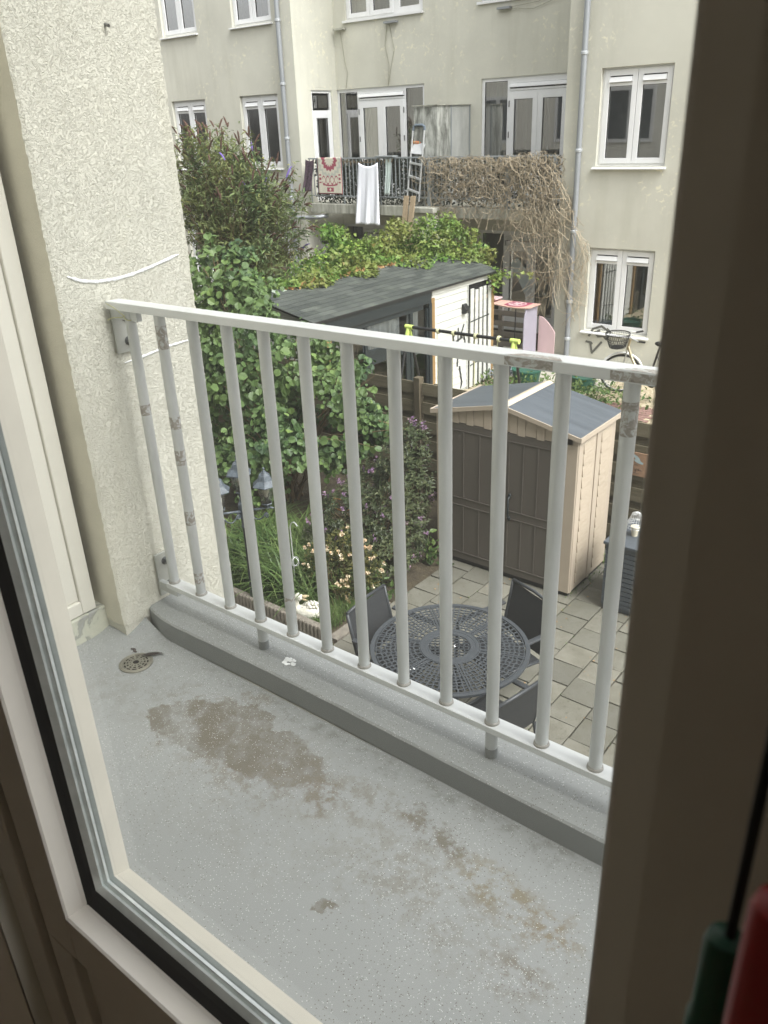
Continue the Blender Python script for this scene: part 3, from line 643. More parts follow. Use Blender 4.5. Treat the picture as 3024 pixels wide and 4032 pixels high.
for k in range(7):
    a = k * .9; mb.ball((-2.17 + .004 * k, 1.262 + .004 * math.sin(a), -1.597), .0055, 6, 1.2, .9, .4)
tag(mb.build('dead_leaf_scrap', 'feather'), 'small dark scrap on the floor beside the drain', 'scrap')
mb = MB()
for k in range(26):
    a, r_ = random.uniform(0, 6.28), random.random() ** .6
    mb.ball((-1.585 + .026 * r_ * math.cos(a), 1.449 + .016 * r_ * math.sin(a), -1.5175), random.uniform(.004, .008), 7, 1.2, .9, .18)
tag(mb.build('bird_dropping', 'white_drop'), 'white bird dropping splashed on the kerb top below the railing', 'dropping')

# ---------------- near door leaf seen from inside (camera looks through its glass)
dl = thing('balcony_door', 'white double glazed balcony door with black gasket seen from inside', 'door', (-.5, .38, -1.6), world=True)
XR, ZT = .62, .95
def ring(mb, A, B):
    """surface between two rectangular loops (x_left, z_bottom, y): left and bottom strips plus top and right"""
    def loop(a): return [(a[0], a[2], ZT - (a[0] + .9) * .0), (a[0], a[2], a[1]), (a[3] if len(a) > 3 else XR, a[2], a[1]), (a[3] if len(a) > 3 else XR, a[2], ZT)]
    p, q = loop(A), loop(B)
    mb.quad(p[0], q[0], q[1], p[1]); mb.quad(p[1], q[1], q[2], p[2]); mb.quad(p[2], q[2], q[3], p[3]); mb.quad(p[3], q[3], q[0], p[0])
L0, L1, L2 = (-.891, -1.019, .44), (-.872, -.990, .405), (-.887, -1.006, .382)
L2b, L3, L4 = (-.899, -1.026, .378), (-.914, -1.047, .372), (-.903, -1.033, .335)
mb = MB(); ring(mb, (-.96, -1.09, .44), L0); ring(mb, L0, L1); mb.build('outer_bead', 'cream_frame', dl)
mb = MB()
m1, m2 = (-.8755, -.994, .3985), (-.881, -1.000, .391)
ring(mb, L1, m1); mb.build('glazing_edge', 'spacer2', dl)
mb = MB(); ring(mb, m1, (-.874, -.993, .394)); ring(mb, (-.874, -.993, .394), m2); ring(mb, m2, (-.879, -.998, .387)); ring(mb, (-.879, -.998, .387), L2); ring(mb, L2, (-.889, -1.009, .3805)); mb.build('spacer', 'spacer', dl)
mb = MB(); ring(mb, (-.889, -1.009, .3805), L2b); ring(mb, L2b, L3); mb.build('gasket', 'gasket', dl)
mb = MB(); ring(mb, L3, (-.9035, -1.034, .338)); ring(mb, (-.9035, -1.034, .338), (-.9055, -1.0365, .3345)); ring(mb, (-.9055, -1.0365, .3345), (-.912, -1.045, .3345)); mb.build('inner_bead', 'taupe_frame', dl)
mb = MB(); mb.box(-.9119, .62, .336, .44, -1.135, -1.0455); mb.box(-.997, -.912, .336, .44, -1.135, ZT); mb.box(-.997, -.93, .336, .44, -1.6, -1.1355); mb.box(-.93, .62, .337, .44, -1.6, -1.50)
mb.build('sash', 'taupe_frame', dl, bevel=.003)
mb = MB(); mb.box(-.93, .62, .352, .42, -1.4995, -1.1355); mb.build('lower_panel', 'taupe_frame', dl)
mb = MB(); mb.quad((-.89, .3995, -1.005), (XR, .3995, -1.005), (XR, .3995, ZT), (-.89, .3995, ZT)); mb.build('glass', 'glass_near', dl)
fr = thing('door_frame', 'fixed frame post left of the balcony door seen from inside', 'door frame', (-1.04, .36, -1.6), world=True)
mb = MB(); mb.box(-1.0745, -1.003, .325, .45, -1.62, 1.0); mb.box(-1.0745, .7495, .33, .45, .952, 1.0); mb.build('frame_post', 'taupe_frame', fr, bevel=.003)
mb = MB(); mb.box(-1.003, -.9975, .36, .43, -1.6, .95); mb.build('rebate', 'dark_gap', fr)

st = thing('open_door_stile', 'dark shaded door stile filling the right edge of the view', 'door stile', (0, .3, -1.6), world=True)
mb = MB(); mb.box(-.1195, .11, .331, .398, -1.6, .94); mb.build('stile', 'taupe_frame', st, bevel=.004)
mb = MB(); mb.box(-.0775, .13, .271, .3305, -1.6, .94); mb.build('cover', 'taupe_frame', st)
# toy handles hanging on a cord
hh = thing('green_toy_handle', 'dark green plastic tube hanging from a black cord at lower right', 'toy', (-.030, .2, -.26), world=True)
mb = MB(); mb.tube([(-.0272, .2, .9), (-.0279, .2, -.24)], .0018, 8); mb.build('cord', 'cord', hh)
mb = MB(); mb.lathe([(.0005, .0), (.0035, -.001), (.0058, -.002), (.0068, -.006), (.0068, -.040), (.0078, -.043), (.0078, -.07)], (-.0288, .2, -.2345), 16); shade_auto(mb.build('tube', 'green_pl', hh))
hh = thing('red_toy_handle', 'red plastic tube hanging beside the green one at lower right', 'toy', (-.018, .188, -.25), world=True)
mb = MB(); mb.tube([(-.0110, .186, .9), (-.0115, .186, -.2)], .0018, 8); mb.build('cord', 'cord', hh)
mb = MB(); mb.lathe([(.0005, .0), (.0050, -.001), (.0082, -.003), (.0094, -.007), (.0094, -.06), (.0085, -.08)], (-.0138, .186, -.1945), 16); shade_auto(mb.build('tube', 'red_pl', hh))
# ================================================================== FAR BUILDING
YW, YR = 15.45, 16.9
bd = thing('apartment_building', 'cream plastered apartment building across the gardens with white windows and a recessed balcony', 'building', (-11, 17, G), world=True)
wl = [(-19.22, -17.88), (-16.60, -15.28)]; wr = [(-7.10, -5.78), (-3.6, -2.28)]; rows = [(2.29, 3.90), (-.80, .82), (-3.87, -2.26)]
hl = [(a, b, c, d) for a, b in wl for c, d in rows] + [(a, b, 5.38, 7.0) for a, b in wl]
hr = [(a, b, c, d) for a, b in wr for c, d in rows]
TOP = 8.0
mb = MB(); wall_xz(mb, -26, -14.66, G, TOP, YW, hl); mb.build('wing_wall', 'facade', bd)
mb = MB(); wall_xz(mb, -7.78, 3, G, TOP, YW, hr); mb.quad((-7.78, YW, G), (-7.78, YW, TOP), (-7.78, YR, TOP), (-7.78, YR, G)); mb.build('wing_wall', 'facade', bd)
dg = [(-14.695, -12.05), (-10.53, -7.88)]
FL = [(-1.60, .87), (-4.44, -2.22)]
hb = [(a, b, c, d) for a, b in dg for c, d in FL] + [(-14.29, -12.06, 2.29, 3.9), (-10.58, -8.30, 2.29, 3.9), (-14.29, -12.06, 5.4, 7.0), (-10.58, -8.30, 5.4, 7.0)]
mb = MB(); wall_xz(mb, -14.7, -7.78, G, TOP, YR, hb, .10); mb.build('recess_wall', 'facade_recess', bd)
# return wall with narrow doors (plane X = -14.66..-14.7, facing +X)
def xmap(x, y, z): return (-14.68 - (y - YR), x, z)
mb = MB(xmap); wall_xz(mb, YW, YR, G, TOP, YR, [(15.97, 16.70, -1.6, .86), (15.97, 16.70, -4.44, -2.22)], .08); mb.build('return_wall', 'facade_recess', bd)
mb = MB(); mb.quad((-26, 19.5, G), (3, 19.5, G), (3, 19.5, TOP), (-26, 19.5, TOP)); mb.quad((-26, YW, TOP), (3, YW, TOP), (3, 19.5, TOP), (-26, 19.5, TOP))
mb.quad((-26, YW, G), (-26, 19.5, G), (-26, 19.5, TOP), (-26, YW, TOP)); mb.quad((3, YW, G), (3, 19.5, G), (3, 19.5, TOP), (3, YW, TOP))
for z in (-1.62, 1.48, 4.55): mb.quad((-26, YR + .3, z), (3, YR + .3, z), (3, 19.5, z), (-26, 19.5, z)); mb.quad((-26, YW + .2, z), (-14.8, YW + .2, z), (-14.8, YR + .299, z), (-26, YR + .299, z)); mb.quad((-7.7, YW + .2, z), (3, YW + .2, z), (3, YR + .299, z), (-7.7, YR + .299, z))
mb.build('inner_shell', 'interior', bd)
def windowpart(x0, x1, z0, z1, curtain=None, vent=True, sill=True, xf=None, Y=YW, rec=.085):
    """double casement window; u = x, depth = y"""
    Y = Y + rec
    mb = MB(xf); T = .045
    mb.box(x0, x0 + T, Y, Y + .06, z0, z1); mb.box(x1 - T, x1, Y, Y + .06, z0, z1); mb.box(x0 + T, x1 - T, Y, Y + .06, z1 - T, z1); mb.box(x0 + T, x1 - T, Y, Y + .06, z0, z0 + T)
    xm = (x0 + x1) / 2; win = mb.build('window', 'white_far', bd)
    for a, b in ((x0 + T - .005, xm - .004), (xm + .004, x1 - T + .005)):
        s = .095; mb = MB(xf); c, d = z0 + T - .005, z1 - T + .005
        mb.box(a, a + s, Y - .018, Y + .05, c, d); mb.box(b - s, b, Y - .018, Y + .05, c, d); mb.box(a + s, b - s, Y - .018, Y + .05, d - s, d); mb.box(a + s, b - s, Y - .018, Y + .05, c, c + s)
        mb.build('sash', 'white_far', win, bevel=.004)
        zt = d - s
        if vent:
            mb = MB(xf); mb.prism([(a + s + .004, Y - .03, zt - .02), (a + s + .004, Y - .012, zt - .02), (a + s + .004, Y + .0, zt - .11), (a + s + .004, Y - .055, zt - .10)], (b - a - 2 * s - .008, 0, 0))
            mb.box(a + s, b - s, Y - .01, Y + .03, zt - .165, zt - .115); mb.build('vent', 'white_far', win); zt -= .165
            mb = MB(xf); mb.box(a + s, b - s, Y + .012, Y + .02, zt, d - s); mb.build('vent_backing', 'dark_gap', win)
        mb = MB(xf); mb.quad((a + s, Y + .02, c + s), (b - s, Y + .02, c + s), (b - s, Y + .02, zt), (a + s, Y + .02, zt)); mb.build('pane', 'glass', win)
        mb = MB(xf); g = .006
        for q0, q1, r0, r1 in ((a + s, a + s + g, c + s, zt), (b - s - g, b - s, c + s, zt), (a + s + g, b - s - g, c + s, c + s + g), (a + s + g, b - s - g, zt - g, zt)): mb.box(q0, q1, Y + .004, Y + .019, r0, r1)
        mb.build('pane_seal', 'gasket', win)
        if curtain:
            mb = MB(xf); k = 26; vs = []
            for i in range(k + 1):
                u = a + s - .03 + (b - a - 2 * s + .06) * i / k; dy = .03 * math.sin(i * 1.9) + .012 * math.sin(i * .7)
                vs += [(u, Y + .22 + dy, z0), (u, Y + .22 + dy, z1)]
            mb.add(vs, [(2 * i, 2 * i + 2, 2 * i + 3, 2 * i + 1) for i in range(k)]); mb.build('curtain', curtain, win)
    mb = MB(xf); mb.quad((x0 - .2, Y + .5, z0 - .2), (x1 + .2, Y + .5, z0 - .2), (x1 + .2, Y + .5, z1 + .2), (x0 - .2, Y + .5, z1 + .2)); mb.build('room_behind', 'interior', win)
    if sill:
        mb = MB(xf); mb.prism([(x0 - .06, Y - rec - .07, z0 - .055), (x0 - .06, Y + .02, z0 - .055), (x0 - .06, Y + .02, z0 - .004), (x0 - .06, Y - rec - .07, z0 - .03)], (x1 - x0 + .09, 0, 0)); mb.build('sill', 'white_far', win, bevel=.005)
    return win
for k, (a, b) in enumerate(wl):
    windowpart(a, b, 2.29, 3.9, 'curtain' if k == 0 else 'curtain_grey'); windowpart(a, b, -.80, .82, 'curtain_grey' if k == 0 else None); windowpart(a, b, -3.87, -2.26, 'curtain'); windowpart(a, b, 5.38, 7.0, 'curtain')
for a, b in wr[:1]:
    windowpart(a, b, 2.29, 3.9); windowpart(a, b, -.80, .82, None); windowpart(a, b, -3.87, -2.26, None)
for a, b in wr[1:]:
    for c, d in rows: windowpart(a, b, c, d)
for a, b in ((-14.29, -12.06), (-10.58, -8.30)):
    for c, d in ((2.29, 3.9), (5.4, 7.0)):
        for i in range(1):
            windowpart(a, a + (b - a) * .64, c, d, 'curtain', True, False, None, YR, .05)
            mb = MB(); x0 = a + (b - a) * .64 + .002; Y = YR + .05; T = .13
            mb.box(x0, x0 + T, Y, Y + .06, c, d); mb.box(b - T, b, Y, Y + .06, c, d); mb.box(x0 + T, b - T, Y, Y + .06, c, c + T); mb.box(x0 + T, b - T, Y, Y + .06, d - T, d); win = mb.build('window', 'white_far', bd)
            mb = MB(); mb.quad((x0 + T, Y + .03, c + T), (b - T, Y + .03, c + T), (b - T, Y + .03, d - T), (x0 + T, Y + .03, d - T)); mb.build('pane', 'glass', win)
            mb = MB(); mb.box(a - .06, b + .03, YR - .06, YR + .049, c - .05, c - .004); mb.build('sill', 'white_far', win)
def pane_in(win, xf, a, b, c, d, Y, curtain=None, s=0.0):
    mb = MB(xf); mb.quad((a, Y + .02, c), (b, Y + .02, c), (b, Y + .02, d), (a, Y + .02, d)); mb.build('pane', 'glass', win)
    mb = MB(xf); g = .007
    for q0, q1, r0, r1 in ((a, a + g, c, d), (b - g, b, c, d), (a + g, b - g, c, c + g), (a + g, b - g, d - g, d)): mb.box(q0, q1, Y + .004, Y + .018, r0, r1)
    mb.build('pane_seal', 'gasket', win)
    if curtain:
        mb = MB(xf); k = 24; vs = []
        for i in range(k + 1):
            u = a - .04 + (b - a + .08) * i / k; dy = .035 * math.sin(i * 1.7 + a) + .012 * math.sin(i * .6)
            vs += [(u, Y + .2 + dy, c - .1), (u, Y + .2 + dy, d + .1)]
        mb.add(vs, [(2 * i, 2 * i + 2, 2 * i + 3, 2 * i + 1) for i in range(k)]); mb.build('curtain', curtain, win)
def frame_rect(mb, a, b, c, d, Y0, Y1, s, sb=None):
    sb = sb or s
    mb.box(a, a + s, Y0, Y1, c, d); mb.box(b - s, b, Y0, Y1, c, d); mb.box(a + s, b - s, Y0, Y1, d - s, d); mb.box(a + s, b - s, Y0, Y1, c, c + sb)
def doorgroup(x0, z0, z1, cur):
    Y = YR + .04; x1 = x0 + 2.645; dz = z1 - .87
    mb = MB(); frame_rect(mb, x0, x1, z0, z1, Y, Y + .07, .07)
    for u in (.63, 2.045): mb.box(x0 + u, x0 + u + .055, Y, Y + .07, z0 + .07, z1 - .07)
    mb.box(x0 + .685, x0 + 2.045, Y, Y + .07, .56 + dz, .60 + dz)
    mb.box(x0 + .685, x0 + 2.045, Y + .0, Y + .05, .75 + dz, z1 - .071)
    win = mb.build('door_frame', 'white_far', bd)
    mb = MB(); mb.prism([(x0 + .70, Y - .02, .745 + dz), (x0 + .70, Y + .02, .745 + dz), (x0 + .70, Y + .02, .665 + dz), (x0 + .70, Y - .05, .675 + dz)], (1.33, 0, 0)); mb.box(x0 + .70, x0 + 2.03, Y - .01, Y + .03, .605 + dz, .645 + dz)
    mb.build('vent', 'white_far', win)
    mb = MB(); mb.box(x0 + .686, x0 + 2.044, Y + .022, Y + .035, .60 + dz, .75 + dz); mb.build('vent_backing', 'dark_gap', win)
    pane_in(win, None, x0 + .07, x0 + .63, z0 + .07, z1 - .07, Y, cur[0]); pane_in(win, None, x0 + 2.1, x1 - .07, z0 + .07, z1 - .07, Y, cur[2])
    for i, (a, b) in enumerate(((x0 + .688, x0 + 1.363), (x0 + 1.369, x0 + 2.043))):
        mb = MB(); frame_rect(mb, a, b, z0 + .02, .557 + dz, Y - .02, Y + .05, .115, .35); leaf = mb.build('door_leaf', 'white_far', win, bevel=.004)
        pane_in(win, None, a + .115, b - .115, z0 + .37, .442 + dz, Y, cur[1])
        mb = MB(); xx = a if i == 0 else b
        for zz in (z0 + .5, z0 + 1.3, z0 + 1.9): mb.box(xx - .012, xx + .012, Y - .03, Y - .0205, zz, zz + .12)
        mb.build('hinge', 'steel', win)
def roomback(x0, z0, z1): mb = MB(); mb.quad((x0, YR + .75, z0), (x0 + 2.645, YR + .75, z0), (x0 + 2.645, YR + .75, z1), (x0, YR + .75, z1)); mb.build('room_behind', 'interior', bd)
for q_ in (-14.695, -10.53): roomback(q_, -1.6, .87); roomback(q_, -4.44, -2.22)
doorgroup(-14.695, -1.6, .87, ('curtain_grey', 'curtain_grey', 'interior')); doorgroup(-10.53, -1.6, .87, ('curtain', 'curtain_grey', 'curtain_grey'))
doorgroup(-14.695, -4.44, -2.22, ('curtain_grey', None, None)); doorgroup(-10.53, -4.44, -2.22, (None, None, None))
for z0, z1 in ((-1.6, .86), (-4.44, -2.22)):
    Y = YR + .03; a, b = 15.97, 16.70
    mb = MB(xmap); frame_rect(mb, a, b, z0, z1, Y, Y + .06, .06); mb.box(a + .06, b - .06, Y, Y + .06, z1 - .50, z1 - .43); win = mb.build('narrow_door_frame', 'white_far', bd)
    mb = MB(xmap); frame_rect(mb, a + .055, b - .055, z0 + .03, z1 - .50, Y - .02, Y + .05, .10, .3); mb.build('door_leaf', 'white_far', win, bevel=.004)
    pane_in(win, xmap, a + .155, b - .155, z0 + .33, z1 - .60, Y); pane_in(win, xmap, a + .10, b - .10, z1 - .39, z1 - .10, Y)
# ground floor letter of frosted white panels is not repeated; balcony slab, upstand and railing of the far balcony
mb = MB(); mb.box(-14.43, -7.76, 15.42, YR, -1.81, -1.605); mb.build('balcony_slab', 'slab', bd, bevel=.006)
mb = MB(); mb.box(-11.26, -10.6, 15.12, 15.60, -1.70, -1.60); cp = mb.build('pier_cap', 'slab', bd, bevel=.006)
mb = MB(); mb.box(-11.2, -10.66, 15.2, 15.6, G, -1.705); mb.build('pier', 'facade', bd)
mb = MB(); mb.box(-14.47, -7.86, 15.485, 15.525, -.625, -.595); mb.box(-14.47, -7.86, 15.49, 15.52, -1.44, -1.415)
rf = mb.build('balcony_railing', 'railing_far', bd)
bm_ = MB(); bm_.box(-.009, .009, 15.4965, 15.5135, -1.4155, -.6245)
xs = [-14.44 + .112 * i for i in range(59)]
proto = None
for i, x in enumerate(xs):
    if proto is None:
        mb = MB(); mb.box(x - .009, x + .009, 15.4965, 15.5135, -1.4155, -.6245); proto = mb.build('baluster', 'railing_far', rf); x_first = x
    else:
        c = proto.copy(); sc.collection.objects.link(c); c.parent = rf; c.location = (x - x_first, 0, 0)
for x in (-10.95, -9.0, -7.95):
    mb = MB(); mb.box(x - .03, x + .03, 15.46, 15.55, -1.60, -.594); mb.build('railing_post', 'railing_far', rf)
for x in (-14.44, -13.4, -12.3):
    mb = MB(); mb.box(x - .012, x + .012, 15.495, 15.515, -1.60, -1.44); mb.build('railing_foot', 'railing_far', rf)
# downpipes
def pipe(x, y, z0, z1, clips, r=.055):
    mb = MB(); mb.tube([(x, y, z0), (x, y, z1)], r, 14); p = mb.build('downpipe', 'zinc', bd); shade_auto(p)
    for z in clips:
        mb = MB(); mb.lathe([(r + .004, 0), (r + .014, .01), (r + .014, .05), (r + .004, .06)], (x, y, z), 14); shade_auto(mb.build('pipe_clip', 'zinc_clip', p))
pipe(-15.0, 15.37, G, TOP, (2.25, .97, -.18, -1.5, -3.0)); pipe(-7.42, 15.37, G, TOP, (3.2, 1.05, -.55, -2.0, -3.35, -4.1))
mb = MB(); mb.tube([(-15.0, 15.34, -1.93), (-14.75, 15.28, -1.93), (-14.35, 15.27, -1.91), (-14.1, 15.35, -1.90), (-14.0, 15.55, -1.88)], .045, 12); p = mb.build('branch_pipe', 'zinc', bd); shade_auto(p)
# brackets and thin wires on the recess wall
for (x, z, dx, nm) in ((-14.60, 2.13, .32, 'bracket'), (-13.08, 2.14, .34, 'bracket'), (-10.12, 2.12, .3, 'bracket')):
    mb = MB(); mb.box(x, x + dx, YR - .12, YR, z - .02, z + .02); mb.build(nm, 'zinc' if x > -14 else 'slab', bd)
def wire(pts, r=.006): mb = MB(); mb.tube(pts, r, 5); mb.build('wire', 'wire', bd)
for pts in ([(-13.05, 16.88, 2.1), (-13.12, 16.88, 1.7), (-13.02, 16.88, 1.3), (-13.06, 16.88, .87)], [(-12.98, 16.88, 2.1), (-12.86, 16.88, 1.6), (-12.98, 16.88, 1.2), (-13.05, 16.88, .9)],
            [(-14.45, 16.88, 2.08), (-14.36, 16.88, 1.5), (-14.28, 16.88, 1.2), (-14.36, 16.88, .88)],
            [(-10.0, 16.86, 2.12), (-9.2, 16.86, 2.16), (-8.7, 16.86, 2.34), (-8.2, 16.86, 2.42), (-7.85, 16.86, 2.40)], [(-10.0, 16.86, 2.11), (-9.3, 16.86, 2.05), (-8.7, 16.86, 2.20), (-7.9, 16.86, 2.39)],
            [(-7.95, 16.86, 2.4), (-7.98, 16.86, 1.9), (-8.25, 16.86, 1.6), (-8.2, 16.86, 1.3), (-7.9, 16.86, 1.05)]): wire(pts)

# cabinet on the far balcony
cb = thing('balcony_cabinet', 'tall grey mottled storage cabinet with low pitched top on the far balcony', 'cabinet', (-11.2, 16, -1.6), world=True)
CX, CY = -10.81, 15.62
mb = MB(); mb.prism([(-11.42, CY, -1.598), (CX, CY, -1.598), (CX, CY, .36), (-11.42, CY, .36)], (0, .012, 0)); mb.build('front_panel', 'mottled', cb)
mb = MB(); mb.box(CX - .012, CX, CY + .013, 16.12, -1.598, .375); mb.build('side_panel', 'mottled', cb)
mb = MB(); mb.box(CX - .012, CX, 16.16, 16.89, -1.598, .375); mb.build('side_panel', 'cab_white', cb)
mb = MB(); mb.box(CX - .03, CX + .012, 16.12, 16.16, -1.598, .378); mb.box(CX - .03, CX + .01, 16.85, 16.895, -1.598, .378); mb.build('corner_trim', 'railing_far', cb)
mb = MB(); mb.box(-11.45, CX + .03, CY - .03, 16.893, .379, .40); mb.build('roof', 'slab', cb)
mb = MB(); mb.box(-11.42, -11.408, CY + .013, 16.89, -1.598, .36); mb.build('back_panel', 'cab_white', cb)

# laundry and things on the far railing
def drape(name, x0, x1, zt, zb, y, mat, label, cat, wob=.012, skew=(0, 0), sag=0.0, nx=18, nz=26, over=.12):
    mb = MB(); vs = []
    for j in range(nz + 1):
        t_ = j / nz
        for i in range(nx + 1):
            s_ = i / nx; z = zt + (zb - zt) * t_ - sag * math.sin(math.pi * s_) * (1 - t_) ** 2 * .8
            x = x0 + (x1 - x0) * s_ + skew[0] * t_ * (1 - s_) + skew[1] * t_ * s_
            yy = y - .012 - wob * (1 + 2 * t_) * (1 + math.sin(s_ * 13 + t_ * 2.2) * .6 + math.sin(s_ * 29 + t_) * .3) * (.3 + t_)
            vs.append((x, yy, z))
    fs = [(j * (nx + 1) + i, j * (nx + 1) + i + 1, (j + 1) * (nx + 1) + i + 1, (j + 1) * (nx + 1) + i) for j in range(nz) for i in range(nx)]
    mb.add(vs, fs)
    o = mb.build(name, mat, smooth=True); sol = o.modifiers.new('thick', 'SOLIDIFY'); sol.thickness = .006
    return tag(o, label, cat)
# patterned rug: flat field, borders, medallion of small pieces
t = NT('woven_rug')
sx = t.n('ShaderNodeSeparateXYZ'); t.L(t.tc.outputs['Object'], sx.inputs[0])
u = t.math('DIVIDE', t.math('ADD', sx.outputs[0], 13.785), .375); vv = t.math('DIVIDE', t.math('ADD', sx.outputs[2], 1.0), .39)
au = t.math('ABSOLUTE', u); 
def lt_(a, b): return t.math('LESS_THAN', a, b)
def gt_(a, b): return t.math('GREATER_THAN', a, b)
RED = S(152, 78, 92); CREAM = S(208, 202, 184); GRY = S(178, 180, 170)
c = t.mix(t.ramp(t.noise(60, 2), [(0.45, 0.0), (0.6, 0.5)]), CREAM, GRY)
# medallion at the top: scalloped red ring
dv = t.math('SUBTRACT', vv, .95); rr = t.math('SQRT', t.math('ADD', t.math('MULTIPLY', u, u), t.math('MULTIPLY', dv, dv))); an = t.math('ARCTAN2', dv, u)
sc1 = t.math('MULTIPLY', t.math('SINE', t.math('MULTIPLY', an, 14)), .05); r1 = t.math('ADD', rr, sc1)
c = t.mix(t.math('MULTIPLY', gt_(r1, .36), lt_(r1, .62)), c, RED)
r2 = t.math('ADD', rr, t.math('MULTIPLY', t.math('SINE', t.math('MULTIPLY', an, 18)), .07))
c = t.mix(t.math('MULTIPLY', gt_(r2, .80), lt_(r2, .98)), c, GRY)
# lattice of petals
zg = t.math('ABSOLUTE', t.math('SINE', t.math('MULTIPLY', u, 9.0))); pv = t.math('ADD', vv, .20)
ln = t.math('ABSOLUTE', t.math('SUBTRACT', t.math('ABSOLUTE', pv), t.math('MULTIPLY', zg, .22)))
c = t.mix(t.math('MULTIPLY', lt_(ln, .04), lt_(au, .66)), c, RED)
b3 = t.math('ABSOLUTE', t.math('ADD', vv, t.math('ADD', t.math('MULTIPLY', t.math('MULTIPLY', u, u), -.18), .50)))
c = t.mix(t.math('MULTIPLY', lt_(b3, .045), lt_(au, .62)), c, RED)
# side and bottom motifs
m1 = t.math('MULTIPLY', t.math('MULTIPLY', gt_(au, .72), lt_(au, .9)), lt_(t.math('ABSOLUTE', t.math('ADD', vv, .12)), .25)); hole = lt_(t.math('ABSOLUTE', t.math('SUBTRACT', t.math('ABSOLUTE', t.math('ADD', vv, .12)), .12)), .05)
c = t.mix(t.math('MULTIPLY', m1, t.math('SUBTRACT', 1.0, hole)), c, RED)
m2 = t.math('MULTIPLY', lt_(au, .28), lt_(t.math('ABSOLUTE', t.math('ADD', vv, .73)), .12)); h2 = lt_(t.math('ADD', t.math('ABSOLUTE', t.math('ADD', vv, .73)), t.math('MULTIPLY', au, 1.2)), .1)
c = t.mix(t.math('MULTIPLY', m2, t.math('SUBTRACT', 1.0, h2)), c, RED)
c = t.mix(lt_(vv, -.93), c, RED); c = t.mix(gt_(au, .965), c, S(160, 84, 92))
M['rug'] = t.pr(c, .95)
drape('hanging_rug', -14.16, -13.41, -.585, -1.385, 15.48, 'rug', 'red and cream patterned rug hung over the far balcony railing', 'rug', .002)
drape('hanging_white_towel', -12.83, -12.27, -.70, -2.02, 15.405, 'towel', 'long white towel pegged below the far balcony railing', 'towel', .014, (-.10, .04), .10)
drape('hanging_mint_cloth', -12.10, -11.93, -.62, -1.36, 15.47, 'cloth_mint', 'small pale mint cloth hanging between the white towel and the ladder', 'cloth', .02, (.05, -.02), 0, 10, 16)
drape('hanging_dark_garment', -14.52, -14.24, -.62, -1.32, 15.47, 'cloth_dark', 'dark patterned garment hanging at the left end of the far railing', 'garment', .03, (.0, -.06), .05, 12, 16)
mb = MB()
mb.tube([(-13.4, 15.44, -.66), (-13.0, 15.43, -.69), (-12.6, 15.43, -.70), (-12.2, 15.44, -.66)], .006, 5)
for k in range(15):
    x = -13.3 + .1 * k; mb.obox((x, 15.43, -.70 + random.uniform(-.03, .05)), (.014, 0, random.uniform(-.01, .01)), (0, .012, 0), (random.uniform(-.05, .05), 0, .07))
tag(mb.build('peg_line', 'board'), 'wooden clothes pegs along the line beside the white towel', 'clothes pegs')
mb = MB(); mb.box(-12.35, -11.86, 15.40, 15.60, -.594, -.565); tag(mb.build('grey_tray', 'railing_far'), 'flat grey shelf resting on the far railing above the mint cloth', 'shelf')
# stepladder
ld = thing('stepladder', 'aluminium stepladder leaning outside the far balcony railing', 'ladder', (-11.2, 15.3, -1.5), world=True)
lp0, lp1 = Vector((-11.45, 15.38, -1.36)), Vector((-10.98, 15.62, -.06)); rp0, rp1 = Vector((-10.98, 15.38, -1.50)), Vector((-10.58, 15.62, -.06))
rp0 = Vector((-11.15, 15.38, -1.50)); rp1 = Vector((-11.13, 15.60, -.08)); lp0 = Vector((-11.46, 15.38, -1.40)); lp1 = Vector((-11.43, 15.60, -.08))
for a, b in ((lp0, lp1), (rp0, rp1)):
    mb = MB(); mb.tube([a, b], .018, 8); mb.build('rail', 'ladder', ld)
mb = MB(); mb.tube([lp1, lp1 + Vector((.02, 0, .07)), lp1 + Vector((.06, 0, .10)), rp1 + Vector((-.05, 0, .10)), rp1 + Vector((0, 0, .07)), rp1], .026, 8); mb.build('top_cap', 'ladder_cap', ld)
for t_ in (.12, .32, .52):
    a, b = lp0.lerp(lp1, t_), rp0.lerp(rp1, t_); mb = MB(); mb.obox((a + b) / 2, b - a, (0, .08, 0), (0, 0, .035)); mb.build('step', 'ladder', ld)
a, b = lp0.lerp(lp1, .72), rp0.lerp(rp1, .72); mb = MB(); mb.obox((a + b) / 2 + Vector((0, .05, .05)), (b - a), (0, .04, .03), (.05, .12, .22)); mb.build('platform', 'ladder', ld)
mb = MB(); mb.ball((-11.36, 15.70, -.33), .20, 18, 1, .5, .38); o = mb.build('striped_cushion', 'cushion', smooth=True); o.rotation_euler = (0, 0, 0)
tag(o, 'small red and yellow striped cushion behind the ladder', 'cushion')
# long boards leaning below the balcony
for i, (x0, x1, y1) in enumerate(((-11.20, -10.80, 14.1), (-11.02, -10.62, 14.0), (-10.92, -10.42, 13.9))):
    mb = MB(); z1 = -1.35 if i < 2 else -1.95
    mb.obox(((x0 + x1) / 2, (14.6 + y1) / 2 + .25, (z1 - 2.9) / 2), (.11, .01, 0), (.01, .03, .01), (x1 - x0, y1 - 14.9, -(z1 + 2.9)))
    tag(mb.build('leaning_board', 'board'), ['long weathered board leaning up to the far balcony, leftmost of three', 'weathered board leaning in the middle of the three', 'shorter broken board leaning right of the two long ones'][i], 'board', 'boards leaning under the balcony')

